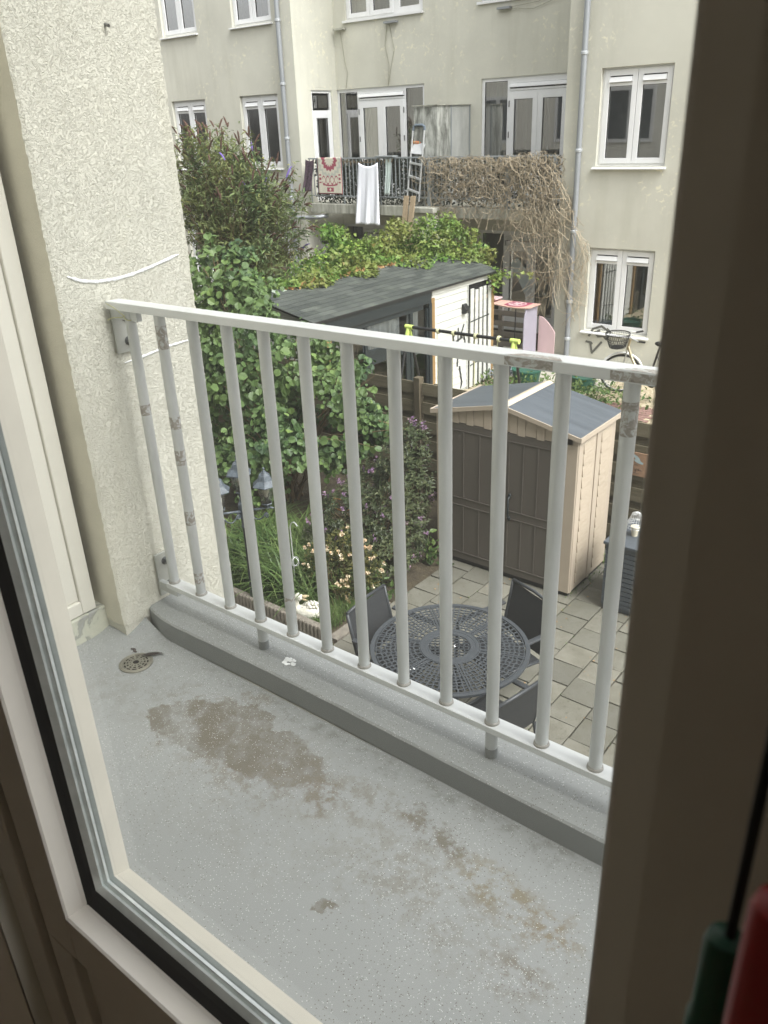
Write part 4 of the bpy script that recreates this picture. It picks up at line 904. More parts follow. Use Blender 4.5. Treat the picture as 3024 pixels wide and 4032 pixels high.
# dark leafy privacy screen behind the far railing, right half added for darkness
P = np.column_stack([np.concatenate([rng.uniform(-14.35, -11.3, 5200), rng.uniform(-11.3, -7.9, 3600)]), rng.uniform(15.58, 15.66, 8800), -1.58 + .93 * rng.random(8800) ** .8])
keep = ~((np.sin(P[:, 0] * 21) > .86) & (np.sin(P[:, 2] * 23) > .2)); P = P[keep]
mb = MB(); add_leaves(mb, P, unit(len(P)) * [1, .3, 1], np.tile([0, -1, 0.15], (len(P), 1)) + unit(len(P)) * .5, rng.uniform(.05, .085, len(P)), 'ovate')
tag(mb.build('leaf_screen_dark_backing', 'screen'), 'dark leafy privacy screen standing behind the bars of the far railing, right half added as darkness behind the creeper', 'privacy screen')
# dried creeper: thousands of curling stems over the right half of the railing and down the wall
mb = MB()
def stem(p, n, step, d, curl, grav, r, ylim=(15.22, 15.50)):
    p = Vector(p); d = Vector(d).normalized(); pts = [p.copy()]; ax = Vector((random.gauss(0, .4), random.gauss(0, 1), random.gauss(0, .4))).normalized(); k = random.uniform(-curl, curl)
    for i in range(n):
        if random.random() < .12: k = random.uniform(-curl, curl)
        d = (Matrix.Rotation(k, 3, ax) @ d); d.z -= grav; d.y *= .8; d.normalize(); p = p + d * step
        p.y = min(max(p.y, ylim[0]), ylim[1]); zm_ = -.60 + .07 * math.exp(-((p.x + 8.35) / .35) ** 2) + random.uniform(-.05, .05)
        if p.z > zm_: p.z = zm_; d.z = -abs(d.z) * .3
        xr_ = -7.78 + max(0, -1.0 - p.z) * .55
        if p.x > min(xr_, -7.12) + .1: break
        pts.append(p.copy())
    mb.tube(pts, r, 3, False)
for i in range(480):
    x = -10.95 + 3.1 * random.random() ** .9; z = -.60 - .85 * random.random() ** 1.3
    if x < -10.3 and random.random() < .35: continue
    stem((x, random.uniform(15.3, 15.47), z), 16, .055, (random.gauss(0, 1), 0, random.gauss(-.1, .9)), 1.25, .03, random.uniform(.0025, .0065))
for i in range(170):
    x = -8.5 + 1.2 * random.random(); z = -.75 - 1.15 * random.random()
    stem((x, random.uniform(15.2, 15.4), z), 24, .06, (random.gauss(.25, .5), 0, -.6), .7, .11, random.uniform(.003, .006), (15.1, 15.40))
for i in range(90):
    x = random.uniform(-8.0, -7.0); z = -1.9 - .9 * random.random()
    stem((x, random.uniform(15.2, 15.38), z), 22, .06, (random.gauss(0, .4), 0, -1), .4, .12, random.uniform(.003, .006), (15.1, 15.40))
for i in range(70):
    stem((random.uniform(-10.8, -8.3), 15.38, -1.58), 9, .05, (random.gauss(0, .6), -.2, -.8), .5, .1, random.uniform(.003, .005))
for i in range(14):
    stem((random.uniform(-7.9, -7.6), 15.40, random.uniform(-1.0, -.6)), 16, .05, (.6, 0, .6), .35, -.02, .003, (15.38, 15.42))
tag(mb.build('dried_creeper', 'vine'), 'tangled leafless dry creeper over the right half of the far railing and wall', 'creeper')

# graffiti on the plaster (strokes of paint)
def strokes(name, lines, Y, mat, label, w=.03):
    mb = MB()
    for pts in lines:
        for a, b in zip(pts, pts[1:]):
            a, b = Vector((a[0], 0, a[1])), Vector((b[0], 0, b[1])); d = (b - a); L_ = d.length; d.normalize(); n_ = Vector((-d.z, 0, d.x)) * w / 2
            a2, b2 = a - d * w * .3, b + d * w * .3
            mb.quad(*[(q.x, Y, q.z) for q in (a2 - n_, b2 - n_, b2 + n_, a2 + n_)]); Y -= .00035
    return tag(mb.build(name, mat), label, 'graffiti')
strokes('wall_graffiti', [[(-6.98, -3.98), (-6.90, -3.83), (-6.72, -3.76), (-6.58, -3.84), (-6.62, -3.94), (-6.78, -3.97), (-6.86, -3.90), (-6.76, -3.85)], [(-6.70, -3.93), (-6.60, -4.01), (-6.52, -3.86), (-6.60, -3.80)],
                          [(-7.03, -4.10), (-6.93, -4.11), (-6.90, -4.13)], [(-6.94, -4.11), (-6.89, -4.32), (-6.70, -4.08)]], 15.444, 'spray_soft', 'faded black spray scrawl with a letter V under the lower right window', .045)

# ================================================================== NEIGHBOUR'S GARDEN
# white garden house
gh = thing('garden_house', 'white planked garden house with dark green glazed front and shingle roof', 'garden house', (-9, 10.8, G), world=True)
XG = -7.95
def gmap(x, y, z): return (XG + y, x, z)       # u = world Y, v = outwards (+X)
mb = MB(gmap); zp = G + .05
while zp < -2.50:
    mb.prism([(11.27, 0.0, zp), (11.27, .022, zp), (11.27, .010, min(zp + .128, -2.45)), (11.27, 0, min(zp + .132, -2.45))], (1.08, 0, 0)); zp += .135
mb.box(11.2, 13.12, -.04, -.002, G, -2.44); mb.box(11.27, 13.12, .001, .028, -2.56, -2.445); mb.build('plank_wall', 'wplank', gh)
mb = MB(gmap); mb.box(12.352, 12.375, 0, .03, G, -2.56); mb.box(13.10, 13.13, 0, .03, G, -2.56); mb.build('wall_trim', 'wplank', gh)
mb = MB(gmap); mb.box(12.376, 13.099, -.03, -.0015, G + .01, -2.57); mb.build('doorway', 'dark_gap', gh)
mb = MB(); mb.box(-11.2, XG - .04, 8.42, 8.46, G, -2.78); mb.prism([(XG - .04, 8.42, -2.7795), (XG - .04, 8.42, -2.475), (-9.15, 8.42, -2.21), (-11.2, 8.42, -2.7795)], (0, .04, 0)); mb.box(-11.2, -11.16, 8.46, 13.1, G, -2.79); mb.box(-11.16, XG - .04, 13.08, 13.12, G, -2.44)
zp = G
while zp < -2.52: mb.box(-8.7, XG - .03, 8.405, 8.4195, zp, zp + .125); zp += .135
mb.build('rear_walls', 'wplank', gh)
mb = MB(gmap); mb.box(8.58, 8.68, .0, .05, G, -2.47); mb.box(11.205, 11.30, .0, .055, G, -2.60); mb.build('corner_post', 'new_wood', gh)
mb = MB(gmap); mb.box(13.14, 13.24, -.05, .04, G, -2.46); mb.build('corner_post', 'new_wood', gh)
mb = MB(gmap); mb.box(8.46, 11.20, .0, .06, -2.66, -2.46); mb.box(8.69, 11.0, -.01, .035, -2.74, -2.6605)
for u in (8.69, 9.45, 10.62, 11.08): mb.box(u, u + .07, .0, .045, G, -2.7405)
mb.box(11.12, 11.2, .046, .07, G, -2.6605); mb.box(9.52, 10.62, .0, .04, -3.20, -3.12); mb.box(9.521, 9.63, .0, .03, G, -3.2005); mb.box(10.51, 10.619, .0, .03, G, -3.2005); mb.box(9.631, 10.509, .0, .03, -3.36, -3.2005); mb.box(9.631, 10.509, .0, .03, G, G + .35)
mb.build('dark_frame', 'green_frame', gh, bevel=.004)
for a, b, c, d in ((8.76, 9.45, G, -2.7405), (9.52, 10.62, -3.12, -2.7405), (9.63, 10.51, G + .35, -3.36), (10.69, 11.08, G, -2.7405)):
    mb = MB(gmap); mb.quad((a, .01, c), (b, .01, c), (b, .01, d), (a, .01, d)); mb.build('pane', 'glass_clear', gh)
for a, b, zb in ((8.76, 9.3, -3.9), (9.56, 10.5, -3.2), (10.7, 11.02, -3.5)):
    mb = MB(gmap); k = 26; vs = []
    for i in range(k + 1):
        u = a + (b - a) * i / k; dy = .02 * math.sin(i * 1.8) + .008 * math.sin(i * .7); vs += [(u, -.10 + dy, zb), (u, -.10 + dy * .5, -2.70)]
    mb.add(vs, [(2 * i, 2 * i + 2, 2 * i + 3, 2 * i + 1) for i in range(k)]); mb.build('curtain', 'curtain', gh)
mb = MB(); mb.quad((-11.1, 8.47, G + .02), (XG - .05, 8.47, G + .02), (XG - .05, 13, G + .02), (-11.1, 13, G + .02)); mb.build('floor', 'board', gh)
# shingled roof slopes
er, rr_ = Vector((XG + .09, 0, -2.44)), Vector((-9.15, 0, -2.17)); lr = Vector((-11.3, 0, -2.75))
YA, YB = 8.30, 13.34
def slope_pt(e, r, t_, y, h=0.0):
    p = e.lerp(r, t_); nrm = Vector((-(r.z - e.z), 0, (r.x - e.x))); nrm = -nrm if nrm.z < 0 else nrm; nrm.normalize(); return Vector((p.x, y, p.z)) + nrm * h
mb = MB(); mb.prism([(er.x, YA, er.z), (rr_.x, YA, rr_.z), (lr.x, YA, lr.z), (lr.x, YA, lr.z - .03), (rr_.x, YA, rr_.z - .03), (er.x, YA, er.z - .03)], (0, YB - YA, 0)); rb = mb.build('roof', 'black_metal', gh)
mb = MB(); rowsN = 11
for k in range(rowsN):
    t0, t1 = k / rowsN, (k + 1.25) / rowsN; y = YA - random.random() * .3
    while y < YB:
        w_ = .333; a, b = max(y, YA - .01), min(y + w_ - .006, YB + .01); h0, h1 = .009, .003
        if b > a: mb.add([slope_pt(er, rr_, t0, a, h0), slope_pt(er, rr_, t0, b, h0), slope_pt(er, rr_, min(t1, 1), b, h1), slope_pt(er, rr_, min(t1, 1), a, h1), slope_pt(er, rr_, t0, a, .001), slope_pt(er, rr_, t0, b, .001)], [(0, 1, 2, 3), (0, 4, 5, 1)])
        y += w_
for k in range(16):
    t0, t1 = k / 16, (k + 1.1) / 16
    mb.add([slope_pt(lr, rr_, t0, YA, .008), slope_pt(lr, rr_, t0, YB, .008), slope_pt(lr, rr_, min(t1, 1), YB, .003), slope_pt(lr, rr_, min(t1, 1), YA, .003)], [(0, 1, 2, 3)])
mb.build('shingles', 'shingle', rb)
mb = MB()
for y in np.arange(8.7, 12.4, .17):
    L_ = random.uniform(.10, .18); mb.add([slope_pt(er, rr_, 1 - L_ / 1.2, y, .0135), slope_pt(er, rr_, 1 - L_ / 1.2, y + .09, .0135), slope_pt(er, rr_, 1.0, y + .11, .012), slope_pt(er, rr_, 1.0, y + .02, .012)], [(0, 1, 2, 3)])
mb.build('ridge_strips', 'shingle_pale', rb)
mb = MB(gmap)
lt0 = [(12.40, 12.42, .115), (12.52, 12.545, .10), (12.65, 12.67, .10), (12.78, 12.76, .10), (12.93, 12.99, .10)]
for i, (ut, ub, w_) in enumerate(((12.40, 12.38, .10), (12.545, 12.535, .10), (12.685, 12.70, .095), (12.82, 12.86, .095), (12.98, 13.02, .10))):
    top, bot = -2.66 + random.uniform(-.02, .03), G + .03 + random.uniform(0, .03); mb.prism([(ub, .05, bot), (ub + w_, .05, bot), (ut + w_, .05, top), (ut, .05, top)], (0, .02, 0))
lt_ob = thing('white_trellis', 'white slatted panel with crooked bottom boards leaning beside the garden house door', 'slatted panel', (XG + .05, 12.7, G), world=True)
mb.build('slats', 'wplank', lt_ob)
mb = MB(gmap)
for z in (-2.88, -3.98): mb.box(12.41, 13.02, .035, .0495, z, z + .06)
mb.build('batten', 'new_wood', lt_ob)
mb = MB(gmap)
for z0, z1 in ((-3.22, -3.19), (-4.02, -3.93)): mb.prism([(12.38, .0705, z0), (13.02, .0705, z1), (13.02, .0705, z1 + .022), (12.38, .0705, z0 + .022)], (0, .004, 0))
mb.build('painted_stripe', 'spray', lt_ob)
wlp = thing('wall_lamp', 'small black wedge wall lamp on the white planks', 'wall lamp', (XG + .03, 12.2, -3.0), world=True)
mb = MB(gmap); mb.prism([(12.17, .023, -2.86), (12.17, .06, -2.86), (12.17, .13, -2.96), (12.17, .10, -3.02), (12.17, .023, -3.03)], (.11, 0, 0)); mb.build('housing', 'black_metal', wlp, bevel=.004)
def strokes_g(lines, w):
    mb = MB(gmap); v_ = .026
    for pts in lines:
        for a, b in zip(pts, pts[1:]):
            a, b = Vector((a[0], 0, a[1])), Vector((b[0], 0, b[1])); d = (b - a).normalized(); n_ = Vector((-d.z, 0, d.x)) * w / 2
            mb.quad(*[(q.x, v_, q.z) for q in (a - n_, b - n_, b + n_, a + n_)]); v_ += .0004
    return mb
mb = strokes_g([[(11.92, -3.28), (11.90, -3.75)], [(12.06, -3.25), (12.03, -3.95)], [(11.86, -3.52), (12.20, -3.44)], [(12.24, -3.22), (12.12, -3.44), (12.22, -3.40), (12.28, -3.52), (12.24, -3.72), (12.10, -3.76)], [(12.10, -3.95), (12.18, -4.28), (12.14, -4.38)], [(12.14, -3.60), (12.24, -3.62)]], .035)
tag(mb.build('door_graffiti', 'spray'), 'black spray painted strokes like H5 on the white planks of the garden house', 'graffiti')

# ivy mass over the roof of the garden house
def add_mound(mb, blobs, n, size, tpl='lobed', up=.6, inner=.6):
    P, u = blob_points(blobs, n, inner); N = u * .8 + unit(len(P)) * .7 + np.array([0, 0, up]); D = unit(len(P)) + np.array([0, 0, -.5]) + u * .4
    add_leaves(mb, P, D, N, rng.uniform(size[0], size[1], len(P)), tpl)
iv = thing('ivy', 'bright green ivy mound spilling over the back of the shingle roof', 'ivy', (-9.6, 11.5, -2.3), world=True)
mb = MB(); blobs = [(-9.55, 9.3, -2.32, .35, .6, .16), (-9.6, 10.3, -2.28, .42, .8, .2), (-9.7, 10.9, -2.1, .42, .5, .38), (-9.8, 11.6, -2.05, .45, .5, .42), (-9.6, 12.2, -2.12, .45, .5, .3), (-9.6, 12.9, -2.02, .5, .5, .45), (-9.4, 13.5, -1.98, .45, .5, .45), (-9.2, 14.0, -2.1, .4, .5, .4), (-9.9, 11.15, -1.75, .2, .22, .3), (-9.9, 11.85, -1.68, .16, .2, .3),
         (-9.15, 13.2, -2.05, .35, .45, .25), (-8.9, 12.9, -2.12, .3, .35, .13), (-10.2, 10.0, -2.5, .5, 1.6, .3), (-10.2, 12.5, -2.4, .6, 1.6, .4), (-8.55, 13.6, -2.25, .3, .3, .2)]
add_mound(mb, clumps(blobs, 130, .12, .26) + blobs[:3], 12500, (.05, .095), 'lobed', .6, .35); mb.build('leaves', 'l_ivy', iv)
mb = MB(); P = []; 
for k in range(1500):
    y = random.uniform(8.9, 13.3); lim = .30 + .18 * math.sin(y * 2.1) + .16 * math.sin(y * 5.3 + 1); t_ = 1 - random.random() ** 1.6 * max(lim, .05) * (1.0 if y > 10.5 else .45); P.append(slope_pt(er, rr_, t_, y, .02 + .05 * random.random()))
for k in range(60): P.append(Vector((-7.95 + .9 * random.random() ** 2, 13.2 + .15 * random.random(), -2.42 - .10 * random.random())))
for k in range(90): P.append(Vector((-7.87 + random.gauss(0, .08), 13.1 + random.gauss(0, .1), -2.46 - .3 * abs(random.gauss(0, .5)))))
P = np.array([tuple(p) for p in P]); add_leaves(mb, P, unit(len(P)) + [0.5, 0, -.2], unit(len(P)) * .5 + [.2, 0, 1], rng.uniform(.06, .10, len(P)), 'lobed'); mb.build('leaves', 'l_ivy', iv)
mb = MB(); P = np.array([tuple(slope_pt(er, rr_, random.uniform(.86, .99), random.uniform(9.0, 12.0), .03)) for k in range(240)]); add_leaves(mb, P, unit(len(P)), unit(len(P)) * .6 + [0, 0, 1], rng.uniform(.05, .09, len(P)), 'lobed'); mb.build('dead_leaves', 'l_ivy_d', iv)
mb = MB(); mb.tube([(-7.9, 13.25, -2.44), (-7.6, 13.3, -2.47), (-7.3, 13.35, -2.44), (-7.0, 13.35, -2.47)], .004, 4); mb.build('stem', 'twig', iv)

# fence of weathered boards
fc = thing('wooden_fence', 'weathered brown board fence behind the patio and beige shed', 'fence', (-5, 8, G), world=True)
YF, ZF = 8.0, -2.90
mb = MB(); z = ZF - .01; k = 0
while z > G + .02:
    for a, b in ((-11, -7.78), (-7.72, -5.93), (-5.80, -3.98), (-3.88, -2.05), (-1.95, -.1)):
        yy = YF + (.0 if k % 2 == 0 else .028); mb.prism([(a, yy, z), (b, yy, z + random.uniform(-.01, .01)), (b, yy, z - .15 + random.uniform(-.008, .008)), (a, yy, z - .15)], (0, .018, 0))
    z -= .125; k += 1
mb.build('boards', 'fence', fc)
for x in (-7.75, -5.865, -3.93, -2.0, -.05):
    mb = MB(); mb.box(x - .045, x + .045, YF - .03, YF + .07, G, ZF + .055); mb.build('fence_post', 'post_wood', fc, bevel=.006)
mb = MB()
for x in (-9.3, -6.8, -5.62, -4.8, -3.0): mb.box(x - .03, x + .03, YF + .05, YF + .07, G, ZF - .01)
mb.build('upright', 'fence', fc)
pq = thing('fence_plaque', 'faded orange plaque with a pale leaf and handwriting on the fence right of the shed', 'plaque', (-2.9, 7.97, -3.4), world=True)
mb = MB(); mb.box(-3.05, -2.80, 7.974, 7.985, -3.50, -3.235); mb.build('board', 'tile', pq)
mb = MB()
for cx, cz, a in ((-2.96, -3.29, -.6), (-2.93, -3.335, -.3)):
    pts = [(cx + .055 * math.cos(b) * math.cos(a) - .018 * math.sin(b) * math.sin(a), 7.9725, cz + .055 * math.cos(b) * math.sin(a) + .018 * math.sin(b) * math.cos(a)) for b in [i * .5236 for i in range(12)]]
    mb.add([(p[0], p[1] - .0006 * (a > -.5), p[2]) for p in pts], [tuple(range(12))])
mb.build('leaf_print', 'tile_blue', pq)
mb = MB()
for pts in ([(-3.01, -3.40), (-3.01, -3.44), (-2.995, -3.41), (-2.985, -3.44), (-2.985, -3.40)], [(-2.97, -3.415), (-2.955, -3.44), (-2.945, -3.41), (-2.955, -3.46)], [(-2.935, -3.43), (-2.92, -3.41), (-2.925, -3.44), (-2.905, -3.42), (-2.89, -3.44)], [(-2.99, -3.47), (-2.96, -3.465), (-2.94, -3.475), (-2.91, -3.468)], [(-2.98, -3.375), (-2.96, -3.37), (-2.94, -3.378)]):
    for a, b in zip(pts, pts[1:]): mb.tube([(a[0], 7.972, a[1]), (b[0], 7.972, b[1])], .0018, 4)
mb.build('handwriting', 'spray', pq)

# swing frame
sw = thing('swing_frame', 'swing frame with black top bar and lime green end joints behind the fence', 'swing', (-6.1, 9.35, G), world=True)
YS, ZS = 9.35, -2.60
mb = MB(); mb.tube([(-6.93, YS, ZS), (-5.33, YS, ZS)], .024, 12); shade_auto(mb.build('top_bar', 'black_metal', sw))
for x in (-7.0, -5.27):
    mb = MB(); mb.tube([(x - .05, YS, ZS), (x + .08, YS, ZS)], .034, 12); mb.tube([(x, YS, ZS), (x, YS - .05, ZS - .15)], .030, 10); mb.tube([(x, YS, ZS), (x, YS + .05, ZS - .15)], .030, 10); shade_auto(mb.build('corner_joint', 'lime', sw))
    for s_ in (-1, 1):
        mb = MB(); mb.tube([(x, YS + s_ * .045, ZS - .14), (x, YS + s_ * .55, G)], .021, 10); shade_auto(mb.build('leg', 'black_metal', sw))
mb = MB(); mb.tube([(-7.0, YS - .40, G + .52), (-7.0, YS + .40, G + .52)], .020, 8); mb.build('brace', 'lime', sw)
mb = MB(); mb.tube([(-5.27, YS - .40, G + .52), (-5.27, YS + .40, G + .52)], .020, 8); mb.build('brace', 'lime', sw)
for x in (-6.50, -6.24, -5.88, -5.52):
    mb = MB(); mb.tube([(x, YS, ZS), (x, YS, -3.7)], .0055 if x < -6 else .008, 5)
    for q in range(3):
        mb.tube([(x + .01 + .012 * q + .0 * a, YS + .034 * math.cos(a), ZS + .034 * math.sin(a)) for a in [i * .5 for i in range(14)]], .009, 6)
    mb.build('rope', 'rope', sw)
mb = MB(); mb.box(-6.52, -6.22, YS - .08, YS + .08, -3.72, -3.69); mb.build('swing_seat', 'lime', sw)

# pink play kitchen and pallets on the neighbours' step
kt = thing('toy_kitchen', 'pink and lilac toy market stall with scalloped top beside the far door', 'toy stall', (-8.6, 14.8, G), world=True)
def scallop(x0, x1, y0, y1, z, th, n=14):
    pts = [(x0, y1, z), (x1, y1, z)] + [(x1 - (x1 - x0) * i / n, y0 - .10 * math.sin(math.pi * i / n), z) for i in range(n + 1)]; return pts, (0, 0, th)
for x0, x1 in ((-9.45, -8.66), (-8.66, -7.87)):
    mb = MB(); p_, d_ = scallop(x0, x1 - .003, 14.55, 15.0, -3.36, .018); mb.prism(p_, d_); tp = mb.build('top', 'pink_top', kt)
    mb = MB(); p_, d_ = scallop(x0 + .17, x1 - .15, 14.60, 14.97, -3.3415, .003); mb.prism(p_, d_); mb.build('print_border', 'pink_dark', tp)
    mb = MB(); mb.lathe([(.19, 0), (.19, .003)], ((x0 + x1) / 2, 14.76, -3.338), 24); mb.build('print_disc', 'pink', tp)
    for i in range(7):
        a = i * .9; mb = MB(); mb.lathe([(.035, 0), (.035, .002)], ((x0 + x1) / 2 + .13 * math.cos(a), 14.78 + .10 * math.sin(a), -3.3345), 10); mb.build('print_spot', 'pink_dark', tp)
mb = MB(); mb.box(-9.3, -8.75, 14.7, 14.98, -3.30, -3.27); mb.build('shelf', 'pink', kt)
mb = MB(); n = 8; pts = [(-7.95, 14.98, G + .02), (-7.95, 14.98, -3.37), (-7.95, 14.62, -3.37)] + [(-7.95, 14.62 - .17 * math.sin(math.pi / 2 * i / n), -3.37 - .25 * (1 - math.cos(math.pi / 2 * i / n))) for i in range(1, n + 1)] + [(-7.95, 14.45, G + .02)]
mb.prism(pts, (.022, 0, 0)); mb.build('side_panel', 'lilac', kt, bevel=.004)
mb = MB(); pts = [(-7.92, 15.05, G + .02), (-7.55, 15.05, G + .02), (-7.55, 15.05, -3.9)] + [(-7.55 - .37 * i / 6, 15.05, -3.9 + .3 * math.sin(math.pi / 2 * i / 6)) for i in range(1, 7)]
mb.prism(pts, (0, .02, 0)); mb.build('side_panel', 'pink', kt)
mb = MB(); mb.tube([(-8.12, 14.44, -3.37), (-8.13, 14.43, -4.2)], .010, 6); mb.build('strap', 'cord', kt)
pa = thing('pallet_bench', 'grey painted pallet bench behind the pink toy stall', 'pallet bench', (-9, 15.1, G), world=True)
mb = MB()
for z in (-4.33, -4.12, -3.90, -3.68): mb.box(-9.75, -8.05, 15.06, 15.08, z, z + .11)
for x in (-9.7, -8.9, -8.15): mb.box(x, x + .09, 15.082, 15.17, G + .02, -3.5)
mb.build('slats', 'pallet', pa)
mb = MB(); mb.prism([(-9.62, 16.90, -2.86), (-9.50, 16.90, -2.78), (-9.30, 16.90, -3.0), (-9.22, 16.90, -3.2), (-9.12, 16.90, -3.45), (-9.28, 16.90, -3.6), (-9.45, 16.90, -3.3), (-9.68, 16.90, -2.98)], (0, .004, 0))
tag(mb.build('torn_sheet', 'paper'), 'torn pale sheet stuck inside the left lower door pane', 'torn sheet')
mb = MB()
for cx, cz, r_ in ((-8.64, -3.02, .07), (-8.50, -3.02, .09), (-8.40, -3.05, .05), (-8.80, -3.22, .05), (-8.66, -3.36, .04), (-8.78, -3.55, .045), (-8.72, -3.06, .03), (-8.55, -3.12, .04)):
    k = 9; mb.add([(cx + r_ * random.uniform(.6, 1.2) * math.cos(6.283 * i / k), 16.902, cz + r_ * .7 * random.uniform(.5, 1.2) * math.sin(6.283 * i / k)) for i in range(k)], [tuple(range(k))])
tag(mb.build('torn_scraps', 'paper'), 'small torn paper scraps stuck on the right lower door pane', 'paper scraps')
for i, (x, y, r_, h_, lab) in enumerate(((-7.15, 13.2, .27, .30, 'dark green plastic tub on the yard behind the swing legs'), (-6.15, 13.5, .24, .24, 'green plastic tub lying beside the weeds near the bicycle'))):
    mb = MB(); mb.lathe([(r_ * .8, 0), (r_, h_ * .9), (r_ * 1.06, h_ * .9), (r_ * 1.06, h_), (r_ * .95, h_), (r_ * .9, h_ * .85)], (x, y, G), 20); tag(shade_auto(mb.build('plastic_tub', 'pot_green')), lab, 'tub')
# low heap of coiled wire by the garden house
mb = MB()
for i in range(16):
    c0 = Vector((-7.62 + random.gauss(0, .12), 13.2 + random.gauss(0, .15), G + .05 + random.random() * .15)); r_ = random.uniform(.1, .22); e = random.uniform(.2, .6); a0 = random.random() * 6
    mb.tube([c0 + Vector((r_ * math.cos(a + a0), r_ * math.sin(a + a0), .05 * math.sin(a * 2 + a0))) for a in [j * .4 for j in range(int(14))]], .008, 4)
tag(mb.build('tangled_hose', 'ladder_cap'), 'tangled pale hose heap at the foot of the white slatted panel', 'hose heap')

# bicycle
bk = thing('bicycle', 'champagne city bicycle with black front basket parked by the far wall', 'bicycle', (-4.98, 13.5, G), R(-17))
bk.rotation_euler = (R(4), 0, R(-17))
def bt(name, mat, pts, r, n=8, parent=bk): mb = MB(); mb.tube(pts, r, n); return shade_auto(mb.build(name, mat, parent))
def wheel(parent_label, cx, ang=0.0):
    c0 = Vector((cx, 0, .34)); dx = Vector((math.cos(ang), math.sin(ang), 0))
    mb = MB(); mb.tube([c0 + dx * .335 * math.cos(a) + Vector((0, 0, .335 * math.sin(a))) for a in [2 * math.pi * i / 36 for i in range(37)]], .019, 8, False); wh = mb.build('wheel', 'rubber', bk); shade_auto(wh)
    mb = MB(); mb.tube([c0 + dx * .31 * math.cos(a) + Vector((0, 0, .31 * math.sin(a))) for a in [2 * math.pi * i / 36 for i in range(37)]], .009, 6, False); mb.build('rim', 'ladder', wh)
    mb = MB()
    for i in range(28):
        a = 2 * math.pi * i / 28; mb.tube([c0, c0 + dx * .31 * math.cos(a) + Vector((0, 0, .31 * math.sin(a)))], .0016, 3)
    mb.tube([c0 - Vector((-dx.y, dx.x, 0)) * .05, c0 + Vector((-dx.y, dx.x, 0)) * .05], .02, 8); mb.build('spokes', 'steel', wh)
    mb = MB(); mb.tube([c0 + dx * .375 * math.cos(a) + Vector((0, 0, .375 * math.sin(a))) for a in [R(20) + R(150) * i / 16 for i in range(17)]], .022, 6, False); mb.build('mudguard', 'white' if cx < 0 else 'black_metal', bk)
SA = R(42)
wheel('front', -.55, SA); wheel('rear', .55)
bt('frame', 'bike_frame', bezier((-.40, 0, .86), (-.28, 0, .50), (.02, 0, .32), 10) + [Vector((.10, 0, .30))], .024)
bt('seat_tube', 'black_metal', [(.05, 0, .30), (.22, 0, .86), (.26, 0, .98)], .018); bt('stays', 'black_metal', [(.05, .03, .30), (.55, .05, .34), (.20, .02, .78)], .010); bt('head_tube', 'bike_frame', [(-.42, 0, .80), (-.36, 0, 1.0)], .024)
fd = Vector((math.cos(SA), math.sin(SA), 0)); fnv = Vector((-fd.y, fd.x, 0))
for s_ in (-1, 1): bt('fork', 'ladder', [Vector((-.55, 0, .34)) + fnv * .05 * s_, Vector((-.42, 0, .78)) + fnv * .04 * s_], .011)
hc = Vector((-.36, 0, 1.03)); bt('handlebar', 'ladder', [hc + fnv * .30 + fd * .12, hc + fnv * .2 + Vector((0, 0, .04)), hc, hc - fnv * .2 + Vector((0, 0, .04)), hc - fnv * .30 + fd * .12], .012)
for s_ in (-1, 1): bt('grip', 'rubber', [hc + fnv * .28 * s_ + fd * .10, hc + fnv * .34 * s_ + fd * .22], .018)
mb = MB(); bc = Vector((-.60, -.05, .82)); pr_ = [(.13, 0), (.15, .06), (.18, .16), (.20, .24)]
for r_, z in pr_ + [(.20, .245)]: mb.tube([bc + Vector((r_ * 1.1 * math.cos(a), r_ * math.sin(a), z)) for a in [2 * math.pi * i / 20 for i in range(21)]], .006 if z > .2 else .0035, 5, False)
for i in range(34):
    a = 2 * math.pi * i / 34
    for tw in (-.35, .35): mb.tube([bc + Vector((r_ * 1.1 * math.cos(a + tw * z * 4), r_ * math.sin(a + tw * z * 4), z)) for r_, z in pr_], .0028, 3, False)
mb.lathe([(.12, 0), (.12, .004)], tuple(bc), 16); mb.build('basket', 'black_metal', bk)
mb = MB(); mb.ball((.30, 0, 1.02), .13, 12, 1.1, .62, .34); mb.build('saddle', 'rubber', bk, smooth=True)
mb = MB(); mb.tube([(.36, .05, .72), (.72, .05, .74), (.72, -.05, .74), (.36, -.05, .72)], .008, 6); mb.build('rear_rack', 'black_metal', bk)
mb = MB(); mb.lathe([(.10, -.005), (.10, .005)], (0, 0, 0), 16); cr = mb.build('chainring', 'black_metal', bk); cr.location = (.09, .04, .30); cr.rotation_euler = (R(90), 0, 0)
# ================================================================== OWN GARDEN
# beige resin shed
sh = thing('resin_shed', 'beige resin garden shed with taupe double doors and grey gabled roof', 'shed', (-3.87, 7.12, G), world=True)
SX0, SX1, SY0, SY1, ZE, ZR = -4.69, -3.06, 6.72, 7.58, -2.685, -2.51
mb = MB(); mb.box(SX0 + .02, SX1 - .02, SY0 + .02, SY1 - .02, G, G + .05); mb.build('base', 'black_metal', sh)
mb = MB(); mb.box(SX0, SX0 + .07, SY0, SY0 + .03, G + .05, ZE - .02); mb.box(SX1 - .175, SX1, SY0 - .004, SY0 + .03, G + .05, ZE - .02)
mb.box(SX1 - .03, SX1, SY0 + .031, SY1, G + .05, ZE - .01); mb.box(SX0, SX0 + .03, SY0 + .031, SY1, G + .05, ZE - .01); mb.box(SX0 + .031, SX1 - .031, SY1 - .03, SY1, G + .05, ZE)
mb.build('wall', 'beige', sh, bevel=.006)
